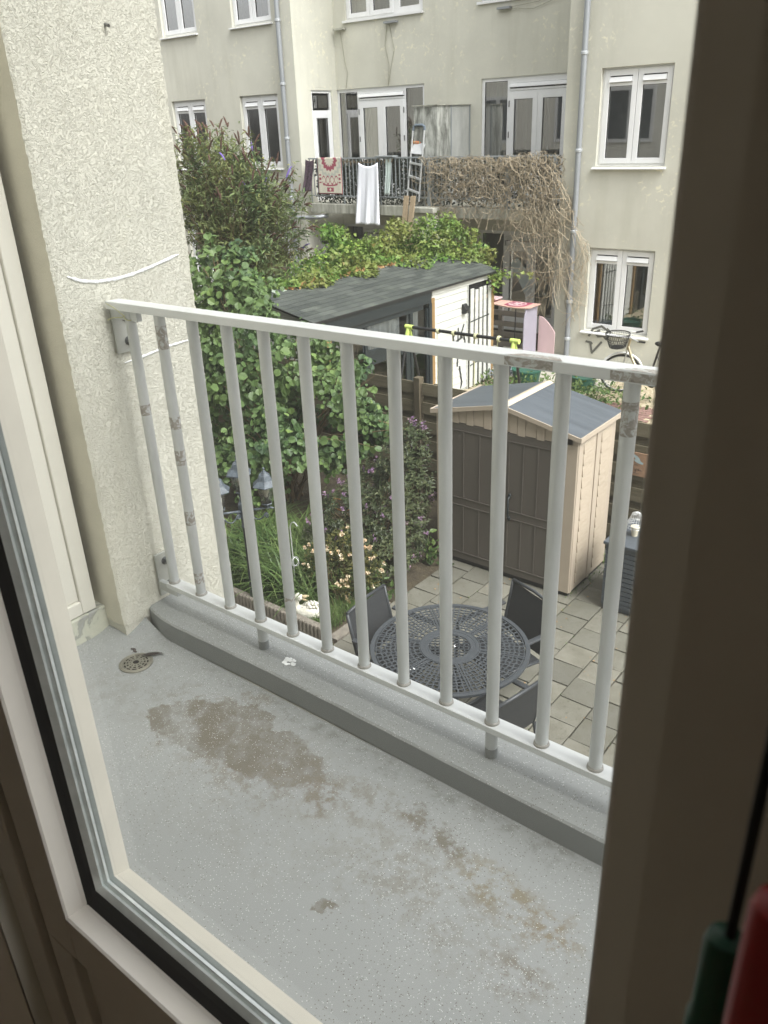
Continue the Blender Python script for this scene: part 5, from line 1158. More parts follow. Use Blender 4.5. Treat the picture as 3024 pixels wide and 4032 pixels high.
# ribbed side panels
mb = MB()
mb.box(SX1 + .001, SX1 + .012, SY0 + .40, SY0 + .455, G + .05, ZE - .02); mb.box(SX1 + .001, SX1 + .008, SY0 + .01, SY0 + .05, G + .05, ZE - .02)
mb.build('side_rib', 'beige', sh, bevel=.004)
for a, b in ((SY0 + .12, SY0 + .34), (SY0 + .52, SY0 + .74)):
    mb = MB(); z = G + .12; n = 13; st_ = (ZE - .10 - z) / n
    for i in range(n): mb.prism([(SX1 + .0005, a, z), (SX1 + .013, a, z + .004), (SX1 + .003, a, z + st_ - .012), (SX1 + .0005, a, z + st_ - .006)], (0, b - a, 0)); z += st_
    mb.build('grain_panel', 'beige_grain', sh)
# gable front with shingled strip
xm = (SX0 + SX1) / 2
mb = MB(); mb.prism([(SX0 + .0, SY0 + .008, ZE - .10), (SX1 - .0, SY0 + .008, ZE - .10), (SX1, SY0 + .008, ZE - .01), (xm, SY0 + .008, ZR - .02), (SX0, SY0 + .008, ZE - .01)], (0, .02, 0)); mb.build('gable', 'beige', sh)
mb = MB(); x = SX0 + .08; k = 0
while x < SX1 - .12:
    w_ = .09 + .03 * (k % 3 == 1); zt = ZE - .03 + (ZR - ZE) * (1 - abs(x + w_ / 2 - xm) / (xm - SX0)) - .015; dz = .012 * (k % 2)
    if abs(x + w_ / 2 - xm) > .08: mb.box(x, x + w_ - .006, SY0 - .004 - .004 * (k % 2), SY0 + .0075, ZE - .105 - dz, min(zt, ZE + .1))
    x += w_; k += 1
mb.build('gable_shakes', 'beige', sh, bevel=.003)
mb = MB()
for i in range(4): mb.box(xm - .035, xm + .035, SY0 - .012, SY0 + .0, ZE - .04 + i * .034, ZE - .02 + i * .034)
mb.build('louvre', 'beige', sh)
for i, (a, b) in enumerate(((SX0 + .08, xm - .006), (xm + .006, SX1 - .18))):
    mb = MB(); z0, z1 = G + .06, ZE - .11; y = SY0 - .002
    mb.box(a, b, y, y + .03, z0, z1); t_ = .012; zm = z0 + (z1 - z0) * .44; mb2 = []
    m_ = .07; n = 3; w_ = (b - a - 2 * m_)
    for (c, d) in ((z0 + .09, zm - .05), (zm + .05, z1 - .09)):
        mb.box(a + m_ - .012, b - m_ + .012, y - .008, y - .0005, c - .012, c); mb.box(a + m_ - .012, b - m_ + .012, y - .008, y - .0005, d, d + .012)
        for q in range(n + 1):
            u = a + m_ + w_ * q / n; mb.box(u - .007, u + .007, y - .0075, y - .0006, c + .0005, d - .0005)
    mb.box(a, a + .02, y - .009, y - .0007, z0, z1); mb.box(b - .02, b, y - .009, y - .0007, z0, z1)
    dd = mb.build('door', 'brown_door', sh, bevel=.003)
    if i == 1:
        mb = MB(); hx = a + .10; hz = z0 + (z1 - z0) * .50
        mb.tube([(hx, y - .012, hz + .13), (hx, y - .05, hz + .10), (hx + .004, y - .055, hz), (hx, y - .05, hz - .10), (hx, y - .012, hz - .13)], .011, 8)
        mb.ball((hx, y - .018, hz + .13), .024, 8, .8, .5, 1.2); mb.ball((hx, y - .018, hz - .13), .024, 8, .8, .5, 1.2); mb.build('handle', 'green_frame', dd, smooth=True)
        for zz in (z0 + .06, z0 + .85, z1 - .08):
            mb = MB(); mb.box(b - .004, b + .03, y - .014, y - .0095, zz, zz + .06); mb.build('hinge', 'black_metal', dd)
# roof
ov = .035
for sgn in (-1, 1):
    e = SX0 - ov if sgn < 0 else SX1 + ov; sl = (ZR - ZE) / (xm - SX0)
    ze = ZE - ov * sl
    mb = MB(); mb.prism([(e, SY0 - .035, ze), (xm - sgn * -.0, SY0 - .035, ZR), (xm, SY0 - .035, ZR - .02), (e, SY0 - .035, ze - .02)], (0, SY1 - SY0 + .115, 0)); mb.build('roof_panel', 'grey_roof', sh)
    mb = MB(); mb.prism([(e, SY0 - .047, ze + .006), (xm, SY0 - .047, ZR + .006), (xm, SY0 - .047, ZR - .040), (e, SY0 - .047, ze - .040)], (0, .0115, 0)); mb.build('barge_board', 'beige', sh)
    mb = MB(); mb.box(min(e, e + sgn * .012), max(e, e + sgn * .012), SY0 - .047, SY1 + .08, ze - .040, ze + .008); mb.build('eave_trim', 'beige', sh)
mb = MB(); mb.prism([(xm - .055, SY0 - .053, ZR - .006), (xm, SY0 - .053, ZR + .012), (xm + .055, SY0 - .053, ZR - .006), (xm + .05, SY0 - .053, ZR - .014), (xm - .05, SY0 - .053, ZR - .014)], (0, SY1 - SY0 + .136, 0)); mb.build('ridge_cap', 'ridge', sh)

# cast table
TC = Vector((-2.99, 4.44, 0)); TZ = -3.72; TR = .63
tb = thing('garden_table', 'round dark grey cast lattice garden table on the patio', 'table', (TC.x, TC.y, G), world=True)
def annulus(mb, r0, r1, z0, z1, n=64):
    vs = []
    for i in range(n):
        a = 2 * math.pi * i / n
        for r_, z in ((r0, z0), (r1, z0), (r1, z1), (r0, z1)): vs.append((TC.x + r_ * math.cos(a), TC.y + r_ * math.sin(a), z))
    mb.add(vs, [(i * 4 + j, ((i + 1) % n) * 4 + j, ((i + 1) % n) * 4 + (j + 1) % 4, i * 4 + (j + 1) % 4) for i in range(n) for j in range(4)])
mb = MB(); annulus(mb, TR - .035, TR, TZ - .022, TZ); annulus(mb, TR - .05, TR - .042, TZ - .012, TZ - .002); annulus(mb, .205, .235, TZ - .014, TZ + .001); annulus(mb, .238, .246, TZ - .012, TZ + .0005); annulus(mb, .165, .180, TZ - .012, TZ)
mb.build('rim', 'table', tb, bevel=.002)
mb = MB()
for k in range(6):
    a = R(20) + k * math.pi / 3
    for off in (-.011, .011):
        d = Vector((math.cos(a), math.sin(a), 0)); p = Vector((-d.y, d.x, 0)) * off; z = TZ - .007; mid = TC + d * .415 + p + Vector((0, 0, z)); mb.obox(mid, d * .37, Vector((-d.y, d.x, 0)) * .012, (0, 0, .012))
mb.build('spoke', 'table', tb)
# woven lattice: two families of wavy radial strands and rings
mb = MB()
def ribbon(pts, w_, z):
    vs = []
    for i, p in enumerate(pts):
        d = (pts[min(i + 1, len(pts) - 1)] - pts[max(i - 1, 0)]).normalized(); n_ = Vector((-d.y, d.x, 0)) * w_ / 2
        vs += [p - n_ + Vector((0, 0, z)), p + n_ + Vector((0, 0, z)), p - n_ + Vector((0, 0, z - .007)), p + n_ + Vector((0, 0, z - .007))]
    fs = []
    for i in range(len(pts) - 1):
        b = i * 4; fs += [(b, b + 4, b + 5, b + 1), (b, b + 2, b + 6, b + 4), (b + 1, b + 5, b + 7, b + 3)]
    mb.add(vs, fs)
for k in range(6):
    a0, a1 = R(20) + k * math.pi / 3 + .0, R(20) + (k + 1) * math.pi / 3
    for j in range(1, 12):
        f = j / 12; pts = []
        for i in range(22):
            r_ = .24 + (TR - .05 - .24) * i / 21; a = a0 + (a1 - a0) * f + .012 * math.sin(i * 1.15 + j) * (.6 / r_) * .5; pts.append(TC + Vector((r_ * math.cos(a), r_ * math.sin(a), 0)))
        if j % 2 == 0 or True: ribbon(pts if j % 2 else pts[4:], .0115, TZ - .003)
    for j in range(1, 9):
        r_ = .245 + (TR - .05 - .245) * j / 9; pts = []
        for i in range(26):
            f = i / 25; rr2 = r_ + .006 * math.sin(i * 1.6 + j * 1.3); a = a0 + (a1 - a0) * f; pts.append(TC + Vector((rr2 * math.cos(a), rr2 * math.sin(a), 0)))
        ribbon(pts, .0115, TZ - .0035)
for j in range(-4, 5):
    u = j * .038
    if abs(u) > .168: continue
    h_ = math.sqrt(.168 ** 2 - u * u)
    for ax in (0, 1):
        pts = []
        for i in range(14):
            q = -h_ + 2 * h_ * i / 13; wv_ = .003 * math.sin(i * 1.5 + j); dd = Vector((q, u + wv_, 0)) if ax == 0 else Vector((u + wv_, q, 0)); dd = Matrix.Rotation(R(35), 3, 'Z') @ dd; pts.append(TC + dd)
        ribbon(pts, .0105, TZ - .003)
mb.build('lattice', 'table', tb)
mb = MB(); annulus(mb, .176, .214, TZ - .012, TZ - .0015); annulus(mb, 0.004, .012, TZ - .02, TZ + .001, 12); mb.build('centre_ring', 'table', tb)
for k in range(4):
    a = R(45) + k * math.pi / 2; d = Vector((math.cos(a), math.sin(a), 0)); p0 = TC + d * .40 + Vector((0, 0, TZ - .02)); mb = MB()
    mb.tube(bezier(p0, TC + d * .16 + Vector((0, 0, TZ - .35)), TC + d * .46 + Vector((0, 0, G)), 10), [.02, .018, .016, .015, .014, .014, .014, .015, .017, .02, .022], 8); mb.build('leg', 'table', tb, smooth=True)
mb = MB(); mb.lathe([(.10, 0), (.10, .012)], (TC.x, TC.y, TZ - .36), 20); mb.build('stretcher_plate', 'table', tb)
mb = MB()
for dx, dy in ((-.42, -.06), (.03, .02), (-.05, -.42)):
    for q in range(5): mb.ball((TC.x + dx + random.gauss(0, .012), TC.y + dy + random.gauss(0, .012), TZ + .003), random.uniform(.003, .007), 6, 1, 1, .4)
tag(mb.build('table_droppings', 'white_drop'), 'few white bird specks dropped on the lattice table top', 'droppings')

def chair(loc, rz, label):
    c = thing('garden_chair', label, 'chair', loc, rz, 'dark chairs round the garden table')
    W = .28
    mb = MB(); vs = []      # seat and back face +X
    prof_s = [(.24, .42), (.20, .435), (0, .415), (-.20, .405)]
    prof_b = [(-.22, .43), (-.25, .56), (-.285, .72), (-.315, .88)]
    def sheet(mb, prof, wid, th):
        n = len(prof); vs = [(x, y, z) for (x, z) in prof for y in (-wid, 0, wid)]; vs = [(x - (.02 if y == 0 else 0) * 0, y, z - (.008 if y == 0 else 0)) for x, y, z in vs]
        fs = [(i * 3 + j, i * 3 + j + 1, (i + 1) * 3 + j + 1, (i + 1) * 3 + j) for i in range(n - 1) for j in (0, 1)]; b = len(vs)
        vs2 = [(x - th, y, z - th) for x, y, z in vs]; mb.add(vs + vs2, fs + [tuple(b + q for q in f[::-1]) for f in fs])
    mb = MB(); sheet(mb, prof_s, W - .02, .006); mb.build('seat', 'chair', c)
    mb = MB(); sheet(mb, prof_b, W - .02, .006); mb.build('backrest', 'chair', c)
    mb = MB()
    for s_ in (-1, 1):
        y = s_ * (W - .012); mb.tube([(x, y, z) for x, z in [(-.20, .41)] + prof_b], .014, 8); mb.tube([(.25, y, .41), (0, y, .41), (-.20, y, .405)], .014, 8)
    mb.tube([(-.317, -(W - .012), .885), (-.33, 0, .895), (-.317, W - .012, .885)], .014, 8); mb.tube([(.25, -(W - .01), .41), (.25, W - .01, .41)], .014, 8); mb.build('frame', 'chair_frame', c, smooth=True)
    for s_ in (-1, 1):
        y = s_ * W
        mb = MB(); mb.obox((.0, y + s_ * .015, .655), (.50, 0, -.03), (0, .05, 0), (0, 0, .022)); mb.build('armrest', 'chair_frame', c, bevel=.008)
        mb = MB(); mb.tube([(.245, y + s_ * .012, .64), (.26, y + s_ * .012, .40), (.28, y + s_ * .012, 0)], .015, 8); mb.build('leg', 'chair_frame', c)
        mb = MB(); mb.tube([(-.22, y, .41), (-.27, y, .2), (-.30, y, 0)], .015, 8); mb.build('leg', 'chair_frame', c)
    return c
chair((-3.50, 4.44, G), R(4), 'dark garden chair with its back to the grass bed, left of the table')
chair((-2.84, 5.0, G), R(-112), 'dark garden chair between the round table and the shed')
chair((-2.46, 4.14, G), R(168), 'dark garden chair seen from behind at the right front of the table')
chair((-2.62, 3.62, G), R(118), 'dark garden chair mostly hidden below the near edge of the table')

# three armed lantern post
lm = thing('garden_lamp_post', 'grey blue garden lamp post with three hexagonal lanterns in the grass bed', 'lamp post', (-5.62, 4.74, G))
def lbuild(mb, n, m, p=lm, smooth=False, bevel=0): o = mb.build(n, m, p); return shade_auto(o) if smooth else o
mb = MB(); mb.lathe([(.07, 0), (.06, .06), (.035, .10), (.030, .5), (.028, .98)], (0, 0, 0), 16); lbuild(mb, 'pole', 'lamp_post', smooth=True)
mb = MB(); mb.lathe([(.034, .92), (.04, .94), (.034, .96), (.036, 1.0), (.05, 1.14), (.05, 1.18), (.03, 1.22), (.022, 1.26)], (0, 0, 0), 6); lbuild(mb, 'arm_hub', 'lamp_metal')
def lantern(cc_, amber=False):
    cc_ = Vector(cc_); c = Vector((0, 0, 0)); XF = lambda x, y, z: (cc_.x + x * 1.02, cc_.y + y * 1.02, cc_.z + z * 1.02); mb = MB(XF); a0 = R(15)
    mb.lathe([(.028, -.205), (.05, -.195), (.055, -.185), (.05, -.180)], c, 6, a0); mb.lathe([(.02, -.24), (.028, -.21)], c, 8); body = lbuild(mb, 'lantern_base', 'lamp_metal')
    mb = MB(XF); mb.lathe([(.125, .0), (.128, .008), (.075, .055), (.072, .062), (.055, .105), (.030, .125), (.026, .135)], c, 6, a0); hood = lbuild(mb, 'lantern_hood', 'lamp_metal')
    mb = MB(XF); mb.lathe([(.02, .130), (.010, .140), (.012, .150), (.006, .158)], c, 8); mb.ball(c + Vector((0, 0, .168)), .013, 8); mb.build('finial', 'lamp_metal', hood, smooth=True)
    mb = MB()
    for i in range(6):
        a = a0 + i * math.pi / 3; mb.tube([c + Vector((.052 * math.cos(a), .052 * math.sin(a), -.182)), c + Vector((.092 * math.cos(a), .092 * math.sin(a), .0))], .004, 5)
    mb.build('cage', 'lamp_metal', hood)
    mb = MB(XF); n = 6
    for i in range(6):
        a, b = a0 + i * math.pi / 3, a0 + (i + 1) * math.pi / 3
        mb.quad(c + Vector((.050 * math.cos(a), .050 * math.sin(a), -.18)), c + Vector((.050 * math.cos(b), .050 * math.sin(b), -.18)), c + Vector((.089 * math.cos(b), .089 * math.sin(b), -.001)), c + Vector((.089 * math.cos(a), .089 * math.sin(a), -.001)))
    mb.build('lantern_glass', 'lamp_glass', hood)
    mb = MB(XF); mb.ball(c + Vector((0, 0, -.055)), .038 if not amber else .022, 12, 1, 1, 1.1 if not amber else 1.9); mb.lathe([(.018, -.12), (.024, -.085)], c, 10); mb.build('bulb', 'bulb_amber' if amber else 'bulb', hood, smooth=True)
    mb = MB(XF); mb.lathe([(.02, -.178), (.02, -.12)], c, 10); mb.build('socket', 'lamp_post', hood)
lantern((0, 0, 1.50))
for ang, am in ((27, False), (258, True), (142, False)):
    a = R(ang); d = Vector((math.cos(a), math.sin(a), 0)); tip = d * .25 + Vector((0, 0, 1.15))
    mb = MB(); mb.tube([d * .03 + Vector((0, 0, 1.10)), d * .10 + Vector((0, 0, 1.12)), tip], [.018, .013, .011], 8); mb.tube([tip, tip + d * .04 + Vector((0, 0, .004)), tip + d * .07], [.011, .014, .003], 8)
    arm = mb.build('arm', 'lamp_metal', lm, smooth=True)
    mb = MB(); pts = []
    def P2(u, v_): return d * u * .74 + Vector((0, 0, v_))
    sp1 = [P2(.085 + .032 * (1 - i / 22) * math.cos(i * .55 + 1.2), 1.055 + .032 * (1 - i / 22) * math.sin(i * .55 + 1.2)) for i in range(20)][::-1]
    mid = bezier(sp1[-1], P2(.16, .97), P2(.27, 1.05), 8); sp2 = [P2(.315 + .03 * (1 - i / 20) * math.cos(2.9 - i * .55), 1.065 + .03 * (1 - i / 20) * math.sin(2.9 - i * .55)) for i in range(16)]
    mb.tube(sp1 + mid[1:] + sp2, .0065, 6); mb.build('scroll', 'lamp_metal', arm, smooth=True)
    lantern(d * .25 + Vector((0, 0, 1.39)), am)

# concrete palisade edging and pebble strip
mb = MB(); x = -8.2
while x < -4.56:
    L_ = 1.0; xe = min(x + L_ - .01, -4.54); top = G + .135 + random.uniform(-.01, .01); q = x
    while q < xe - .03:
        mb.prism([(q, 4.66, top), (q, 4.74, top), (q, 4.74, G - .02), (q, 4.66, G - .02)], (.046, 0, 0)); mb.lathe([(.022, 0), (.022, top - G + .035), (.016, top - G + .045)], (q + .024, 4.66, G - .02), 8); q += .05
    x += L_
tag(mb.build('concrete_edging', 'concrete'), 'ribbed concrete palisade edging along the front of the grass bed', 'edging')
mb = MB()
for i in range(2600):
    r_ = random.uniform(.008, .02); x, y = random.uniform(-6.6, -4.52), random.uniform(4.40, 4.64); z = G - .02 + random.random() * .02
    c0 = Vector((x, y, z)); d1 = Vector(tuple(unit(1)[0])) ; pts = [c0 + Vector(tuple(v)) * r_ for v in ((1, 0, 0), (-.3, .9, 0), (-.8, -.5, .1), (.1, -.2, .8), (.2, .3, -.8))]
    mb.add(pts, [(0, 1, 3), (1, 2, 3), (2, 0, 3), (0, 4, 1), (1, 4, 2), (2, 4, 0)])
struct(mb.build('pebble_strip', 'pebble'), 'stuff')
mb = MB(); mb.box(-4.62, -4.505, 4.76, 5.6, G - .03, G + .01); tag(mb.build('kerb_stone', 'concrete'), 'low concrete kerb between the grass bed and the patio slabs', 'kerb stone')

# duck planter
dk = thing('duck_planter', 'weathered white duck planter with open beak in the grass', 'duck ornament', (-4.99, 4.90, G), R(34))
mb = MB()
body = bpy.data.meshes.new('duck')
ring_ = [(-.17, .05, .015), (-.15, .085, .05), (-.08, .10, .085), (.02, .10, .095), (.10, .085, .08), (.145, .075, .05)]
mb.ball((0, 0, .085), .10, 16, 1.45, .92, .85); mb.tube([(-.11, 0, .10), (-.135, 0, .16), (-.125, 0, .21), (-.105, 0, .245)], [.055, .036, .030, .036], 12); mb.ball((-.10, 0, .255), .042, 14, 1.15, .95, 1.0); o = mb.build('body', 'duck', dk, smooth=True)
rm = o.modifiers.new('remesh', 'REMESH'); rm.mode = 'VOXEL'; rm.voxel_size = .006; rm.use_smooth_shade = True
sm_ = o.modifiers.new('smooth', 'SMOOTH'); sm_.iterations = 8
mb = MB(); mb.tube([(-.065, 0, .258), (-.03, 0, .262), (.005, 0, .268)], [.020, .016, .008], 10); mb.tube([(-.070, 0, .238), (-.035, 0, .222), (-.015, 0, .214)], [.015, .011, .006], 10); mb.build('beak', 'duck_beak', dk, smooth=True)
mb = MB(); mb.ball((-.085, -.038, .265), .006, 8); mb.ball((-.085, .038, .265), .006, 8); mb.build('eye', 'black', dk)
mb = MB()
for i in range(46):
    a, b = random.uniform(0, 6.28), random.uniform(.1, 1.1); mb.ball((.03 + .11 * math.cos(a) * math.sin(b), .07 * math.sin(a) * math.sin(b), .10 + .095 * math.cos(b)), random.uniform(.012, .02), 6, 1, 1, .7)
mb.build('carved_roses', 'duck', dk, smooth=True)

# slate box with a small pot at the right
bx = thing('slate_storage_box', 'slate grey slatted storage box on the patio right of the shed', 'storage box', (-2.2, 7.0, G), world=True)
mb = MB(); mb.box(-2.70, -1.6, 6.74, 7.30, G + .02, -3.72); z = G + .06
while z < -3.76: mb.box(-2.708, -1.6, 6.730, 6.7395, z, z + .042); mb.box(-2.7095, -2.7005, 6.74, 7.30, z, z + .042); z += .052
mb.build('body', 'slate', bx)
mb = MB(); mb.box(-2.73, -1.57, 6.71, 7.33, -3.719, -3.686); mb.build('lid', 'slate', bx, bevel=.006)
pt = thing('wire_cloche_pot', 'small cream pot with a wire cloche standing on the slate box', 'pot', (-2.53, 6.98, -3.685))
mb = MB(); mb.lathe([(.028, 0), (.040, .09), (.045, .09), (.045, .10), (.036, .10)], (0, 0, 0), 14); shade_auto(mb.build('pot', 'pot_white', pt))
mb = MB()
for i in range(18):
    a = 2 * math.pi * i / 18; mb.tube([(.09 * math.cos(a), .09 * math.sin(a), .10), (.075 * math.cos(a + .2), .075 * math.sin(a + .2), .15), (.04 * math.cos(a + .5), .04 * math.sin(a + .5), .24), (.005, 0, .26)], .002, 4)
for z, r_ in ((.10, .09), (.125, .085), (.15, .076), (.2, .055)): mb.tube([(r_ * math.cos(a), r_ * math.sin(a), z) for a in [i * .35 for i in range(19)]], .002, 4)
mb.build('wire_cloche', 'ladder', pt)
mb = MB(); mb.tube([(-5.62 + .13 * math.cos(a), 6.15, -3.83 + .07 * math.sin(a)) for a in [R(70) + i * R(14) for i in range(20)]], .008, 6)
tag(mb.build('rusty_ring', 'rust'), 'rusty open metal ring hanging in front of the hazel bush', 'metal ring')
cr_ = thing('shepherd_crook', 'thin pale metal crook with a small hook stuck in the grass beside the lamp post', 'garden hook', (-5.42, 5.15, G))
mb = MB(); mb.tube([(0, 0, 0), (0, 0, .78)] + [(.06 - .06 * math.cos(a), 0, .78 + .10 * math.sin(a)) for a in [i * .3 for i in range(1, 9)]], .006, 6); mb.build('rod', 'ladder', cr_)
mb = MB(); mb.tube([(.03 + .05 * math.cos(a), 0, .42 + .05 * math.sin(a)) for a in [i * .4 for i in range(17)]], .004, 5); mb.tube([(.03, .05 * math.cos(a), .42 + .05 * math.sin(a)) for a in [i * .4 for i in range(17)]], .004, 5); mb.build('wire_ball', 'ladder', cr_)

# ================================================================== PLANTS
def branches(mb, base, tips, r0=.012, sag=.15, n=8):
    for tp in tips:
        b = Vector(base) + Vector((random.gauss(0, .12), random.gauss(0, .12), 0)); tp = Vector(tp); mid = b.lerp(tp, .55) + Vector((random.gauss(0, .12), random.gauss(0, .12), .25 * (tp - b).length * sag * 4))
        pts = bezier(b, mid, tp, n); mb.tube(pts, [r0 * (1 - .75 * i / n) for i in range(n + 1)], 5, False)
# hazel bush filling the space behind the lamp
hz = thing('hazel_bush', 'large green round leaved hazel bush between the pillar and the board fence', 'bush', (-7.2, 7.0, G), world=True)
blobs = [(-7.9, 6.8, -3.2, .9, .8, .8), (-7.2, 6.6, -3.3, .8, .7, .6), (-6.5, 6.9, -3.1, .7, .6, .5), (-8.3, 7.2, -2.4, .8, .6, .8), (-7.5, 7.0, -2.55, .7, .6, .55), (-6.8, 7.2, -2.75, .55, .5, .4), (-8.6, 7.3, -1.85, .45, .5, .5), (-8.0, 7.1, -1.95, .35, .4, .4),
         (-6.1, 7.1, -2.95, .40, .4, .28), (-9.0, 7.0, -3.2, .8, .7, 1.0), (-6.6, 6.3, -3.45, .5, .4, .35), (-5.95, 6.9, -3.35, .32, .35, .25), (-7.0, 6.2, -3.6, .6, .4, .4)]
P, u = blob_points(clumps(blobs, 190, .12, .27), 12500, .25); N = u * .6 + unit(len(P)) * .55 + np.array([.25, -.35, .55]); D = unit(len(P)) * .8 + np.array([.1, -.2, -.75])
mb = MB(); add_leaves(mb, P, D, N, rng.uniform(.04, .10, len(P)), 'round'); mb.build('leaves', 'l_hazel', hz)
tips = [(b[0] + random.gauss(0, .3), b[1] + random.gauss(0, .3), b[2] + random.uniform(0, .5)) for b in blobs for _ in range(3)]
mb = MB(); branches(mb, (-7.3, 7.0, G), tips, .018); 
shoots = [((-7.6, 6.6, -2.9), (-6.55, 6.3, -2.22)), ((-7.0, 6.8, -2.8), (-5.95, 6.6, -2.42)), ((-6.4, 6.7, -3.1), (-5.62, 6.8, -2.62)), ((-8.2, 7.0, -2.0), (-7.9, 6.9, -1.35)), ((-8.5, 7.2, -1.8), (-8.45, 7.1, -1.12)), ((-6.6, 6.3, -3.3), (-5.3, 6.4, -3.15)), ((-6.2, 6.9, -3.1), (-5.35, 7.3, -3.3)), ((-7.8, 6.9, -2.3), (-7.15, 6.6, -1.75)), ((-7.9, 7, -2.2), (-7.55, 6.9, -1.6))]
SP, SD = [], []
for a, b in shoots:
    a, b = Vector(a), Vector(b); pts = bezier(a, a.lerp(b, .5) + Vector((0, 0, .12)), b, 10); mb.tube(pts, [.009 * (1 - .07 * i) for i in range(11)], 5, False)
    for i in range(3, 11):
        for s_ in range(2): SP.append(tuple(pts[i] + Vector((random.gauss(0, .02), random.gauss(0, .02), 0)))); SD.append((random.gauss(0, .7), random.gauss(0, .7), random.uniform(-.7, .2)))
mb.build('branches', 'twig', hz)
SP, SD = np.array(SP), np.array(SD); mb = MB(); add_leaves(mb, SP, SD, unit(len(SP)) * .5 + [.2, -.4, .8], rng.uniform(.08, .13, len(SP)), 'round')
P, u = blob_points([(-8.5, 7.2, -1.75, .45, .5, .45), (-8.0, 7.0, -1.95, .35, .4, .35), (-7.4, 6.5, -2.75, .6, .4, .4)], 420, .85); add_leaves(mb, P, unit(len(P)) + [0, 0, -.4], u + [.2, -.3, .8], rng.uniform(.08, .125, len(P)), 'round'); mb.build('young_leaves', 'l_hazel2', hz)

# buddleja with brown seed spikes
bu = thing('buddleja_bush', 'tall buddleja with brown seed spikes and few purple flowers before the left wing', 'bush', (-13.8, 12.6, G), world=True)
mb = MB(); LP, LD, LN = [], [], []; SPk = []
for i in range(240):
    b = Vector((-14.0 + random.gauss(0, .5), 12.7 + random.gauss(0, .3), -3.6)); a = random.uniform(0, 6.283); q = random.random()
    tx = -14.0 + random.uniform(-1.9, 1.75); top = .15 - .52 * max(0, tx + 14.4) ** 1.15 - .15 * max(0, -tx - 14.8)
    tip = Vector((tx, 12.6 + random.gauss(0, .45), top - 2.3 * random.random() ** 1.6)); mid = b.lerp(tip, .6) + Vector((0, 0, .45)); pts = bezier(b, mid, tip, 12); out = (tip - pts[-3]).normalized()
    mb.tube(pts, [.014 * (1 - .07 * k) for k in range(13)], 4, False)
    for k in range(5, 13):
        for s_ in range(6):
            LP.append(tuple(pts[k] + Vector((random.gauss(0, .07), random.gauss(0, .07), random.gauss(0, .07))))); LD.append((random.gauss(0, .8), random.gauss(0, .8), random.uniform(-.7, .4))); LN.append((random.gauss(0, .5), random.gauss(0, .5), 1))
    if random.random() < .85: SPk.append((tip, (out + Vector((random.gauss(0, .3), random.gauss(0, .3), random.uniform(-.1, .5)))).normalized()))
mb.build('stems', 'twig', bu)
P, u = blob_points(clumps([(-14.2, 12.6, -1.6, 1.5, .8, 1.0), (-13.2, 12.6, -2.4, 1.3, .8, .9), (-14.6, 12.7, -.8, .8, .6, .6)], 90, .15, .4), 5200, .3)
LP = np.vstack([np.array(LP), P]); LD = np.vstack([np.array(LD), unit(len(P)) + [0, 0, -.3]]); LN = np.vstack([np.array(LN), unit(len(P)) * .5 + [0, -.2, .8]])
mb = MB(); add_leaves(mb, LP, LD, LN, rng.uniform(.09, .17, len(LP)), 'lance'); mb.build('leaves', 'l_budd', bu)
for nm, m_, sel in (('seed_spikes', 'spike', lambda k: k % 16 != 0), ('purple_spikes', 'spike_p', lambda k: k % 16 == 0)):
    mb = MB()
    for k, (tp, d) in enumerate(SPk):
        if not sel(k): continue
        for q in range(1 if k % 3 else 2):
            dd = (d + Vector((random.gauss(0, .35), random.gauss(0, .3), random.gauss(0, .2))) * (q > 0)).normalized(); L_ = random.uniform(.20, .38) * (.6 if q else 1); droop = Vector((0, 0, -.3 * L_)); pts = bezier(tp, tp + dd * L_ * .6, tp + dd * L_ + droop, 7)
            mb.tube(pts, [.010, .018, .020, .018, .019, .015, .010, .005], 6)
    mb.build(nm, m_, bu)

# hebe with mauve flowers, left of the shed
hb = thing('hebe_bush', 'dark leaved hebe shrub with mauve flowers against the left side of the shed', 'shrub', (-5.0, 6.2, G), world=True)
blobs = [(-4.95, 6.45, -3.55, .28, .35, .55), (-5.0, 6.25, -4.0, .38, .4, .45), (-5.35, 6.0, -3.85, .35, .35, .36), (-5.1, 5.85, -4.15, .38, .32, .3), (-4.85, 6.5, -3.1, .15, .2, .25), (-5.5, 5.85, -4.1, .3, .3, .32), (-4.85, 5.9, -4.2, .28, .25, .25), (-5.3, 6.4, -3.7, .3, .3, .35)]
P, u = blob_points(blobs, 1500, .78); HP, HD, HN, FP, FD = [], [], [], [], []
for p, o_ in zip(P, u):
    ax = Vector(o_) * .7 + Vector((0, -.1, .7)); ax.normalize(); t1 = ax.orthogonal().normalized(); t2 = ax.cross(t1)
    for k in range(9):
        a = k * 2.4; e = .35 + .10 * (k % 4); d = (t1 * math.cos(a) + t2 * math.sin(a)) * 1.0 + ax * (1.3 - e * 2); HP.append(tuple(Vector(p) + ax * (.012 * k - .05))); HD.append(tuple(d)); HN.append(tuple(ax))
    if random.random() < .08:
        for k in range(14): FP.append(tuple(Vector(p) + ax * (.03 + .004 * k) + Vector(tuple(unit(1)[0])) * .014)); FD.append(tuple(unit(1)[0]))
mb = MB(); add_leaves(mb, HP, HD, HN, rng.uniform(.035, .06, len(HP)), 'ovate'); mb.build('leaves', 'l_hebe', hb)
mb = MB(); add_leaves(mb, FP, FD, unit(len(FP)), rng.uniform(.018, .032, len(FP)), 'round'); mb.build('flowers', 'f_hebe', hb)
mb = MB(); branches(mb, (-5.1, 6.2, G), [tuple(p) for p in P[:60]], .008); mb.build('branches', 'twig', hb)

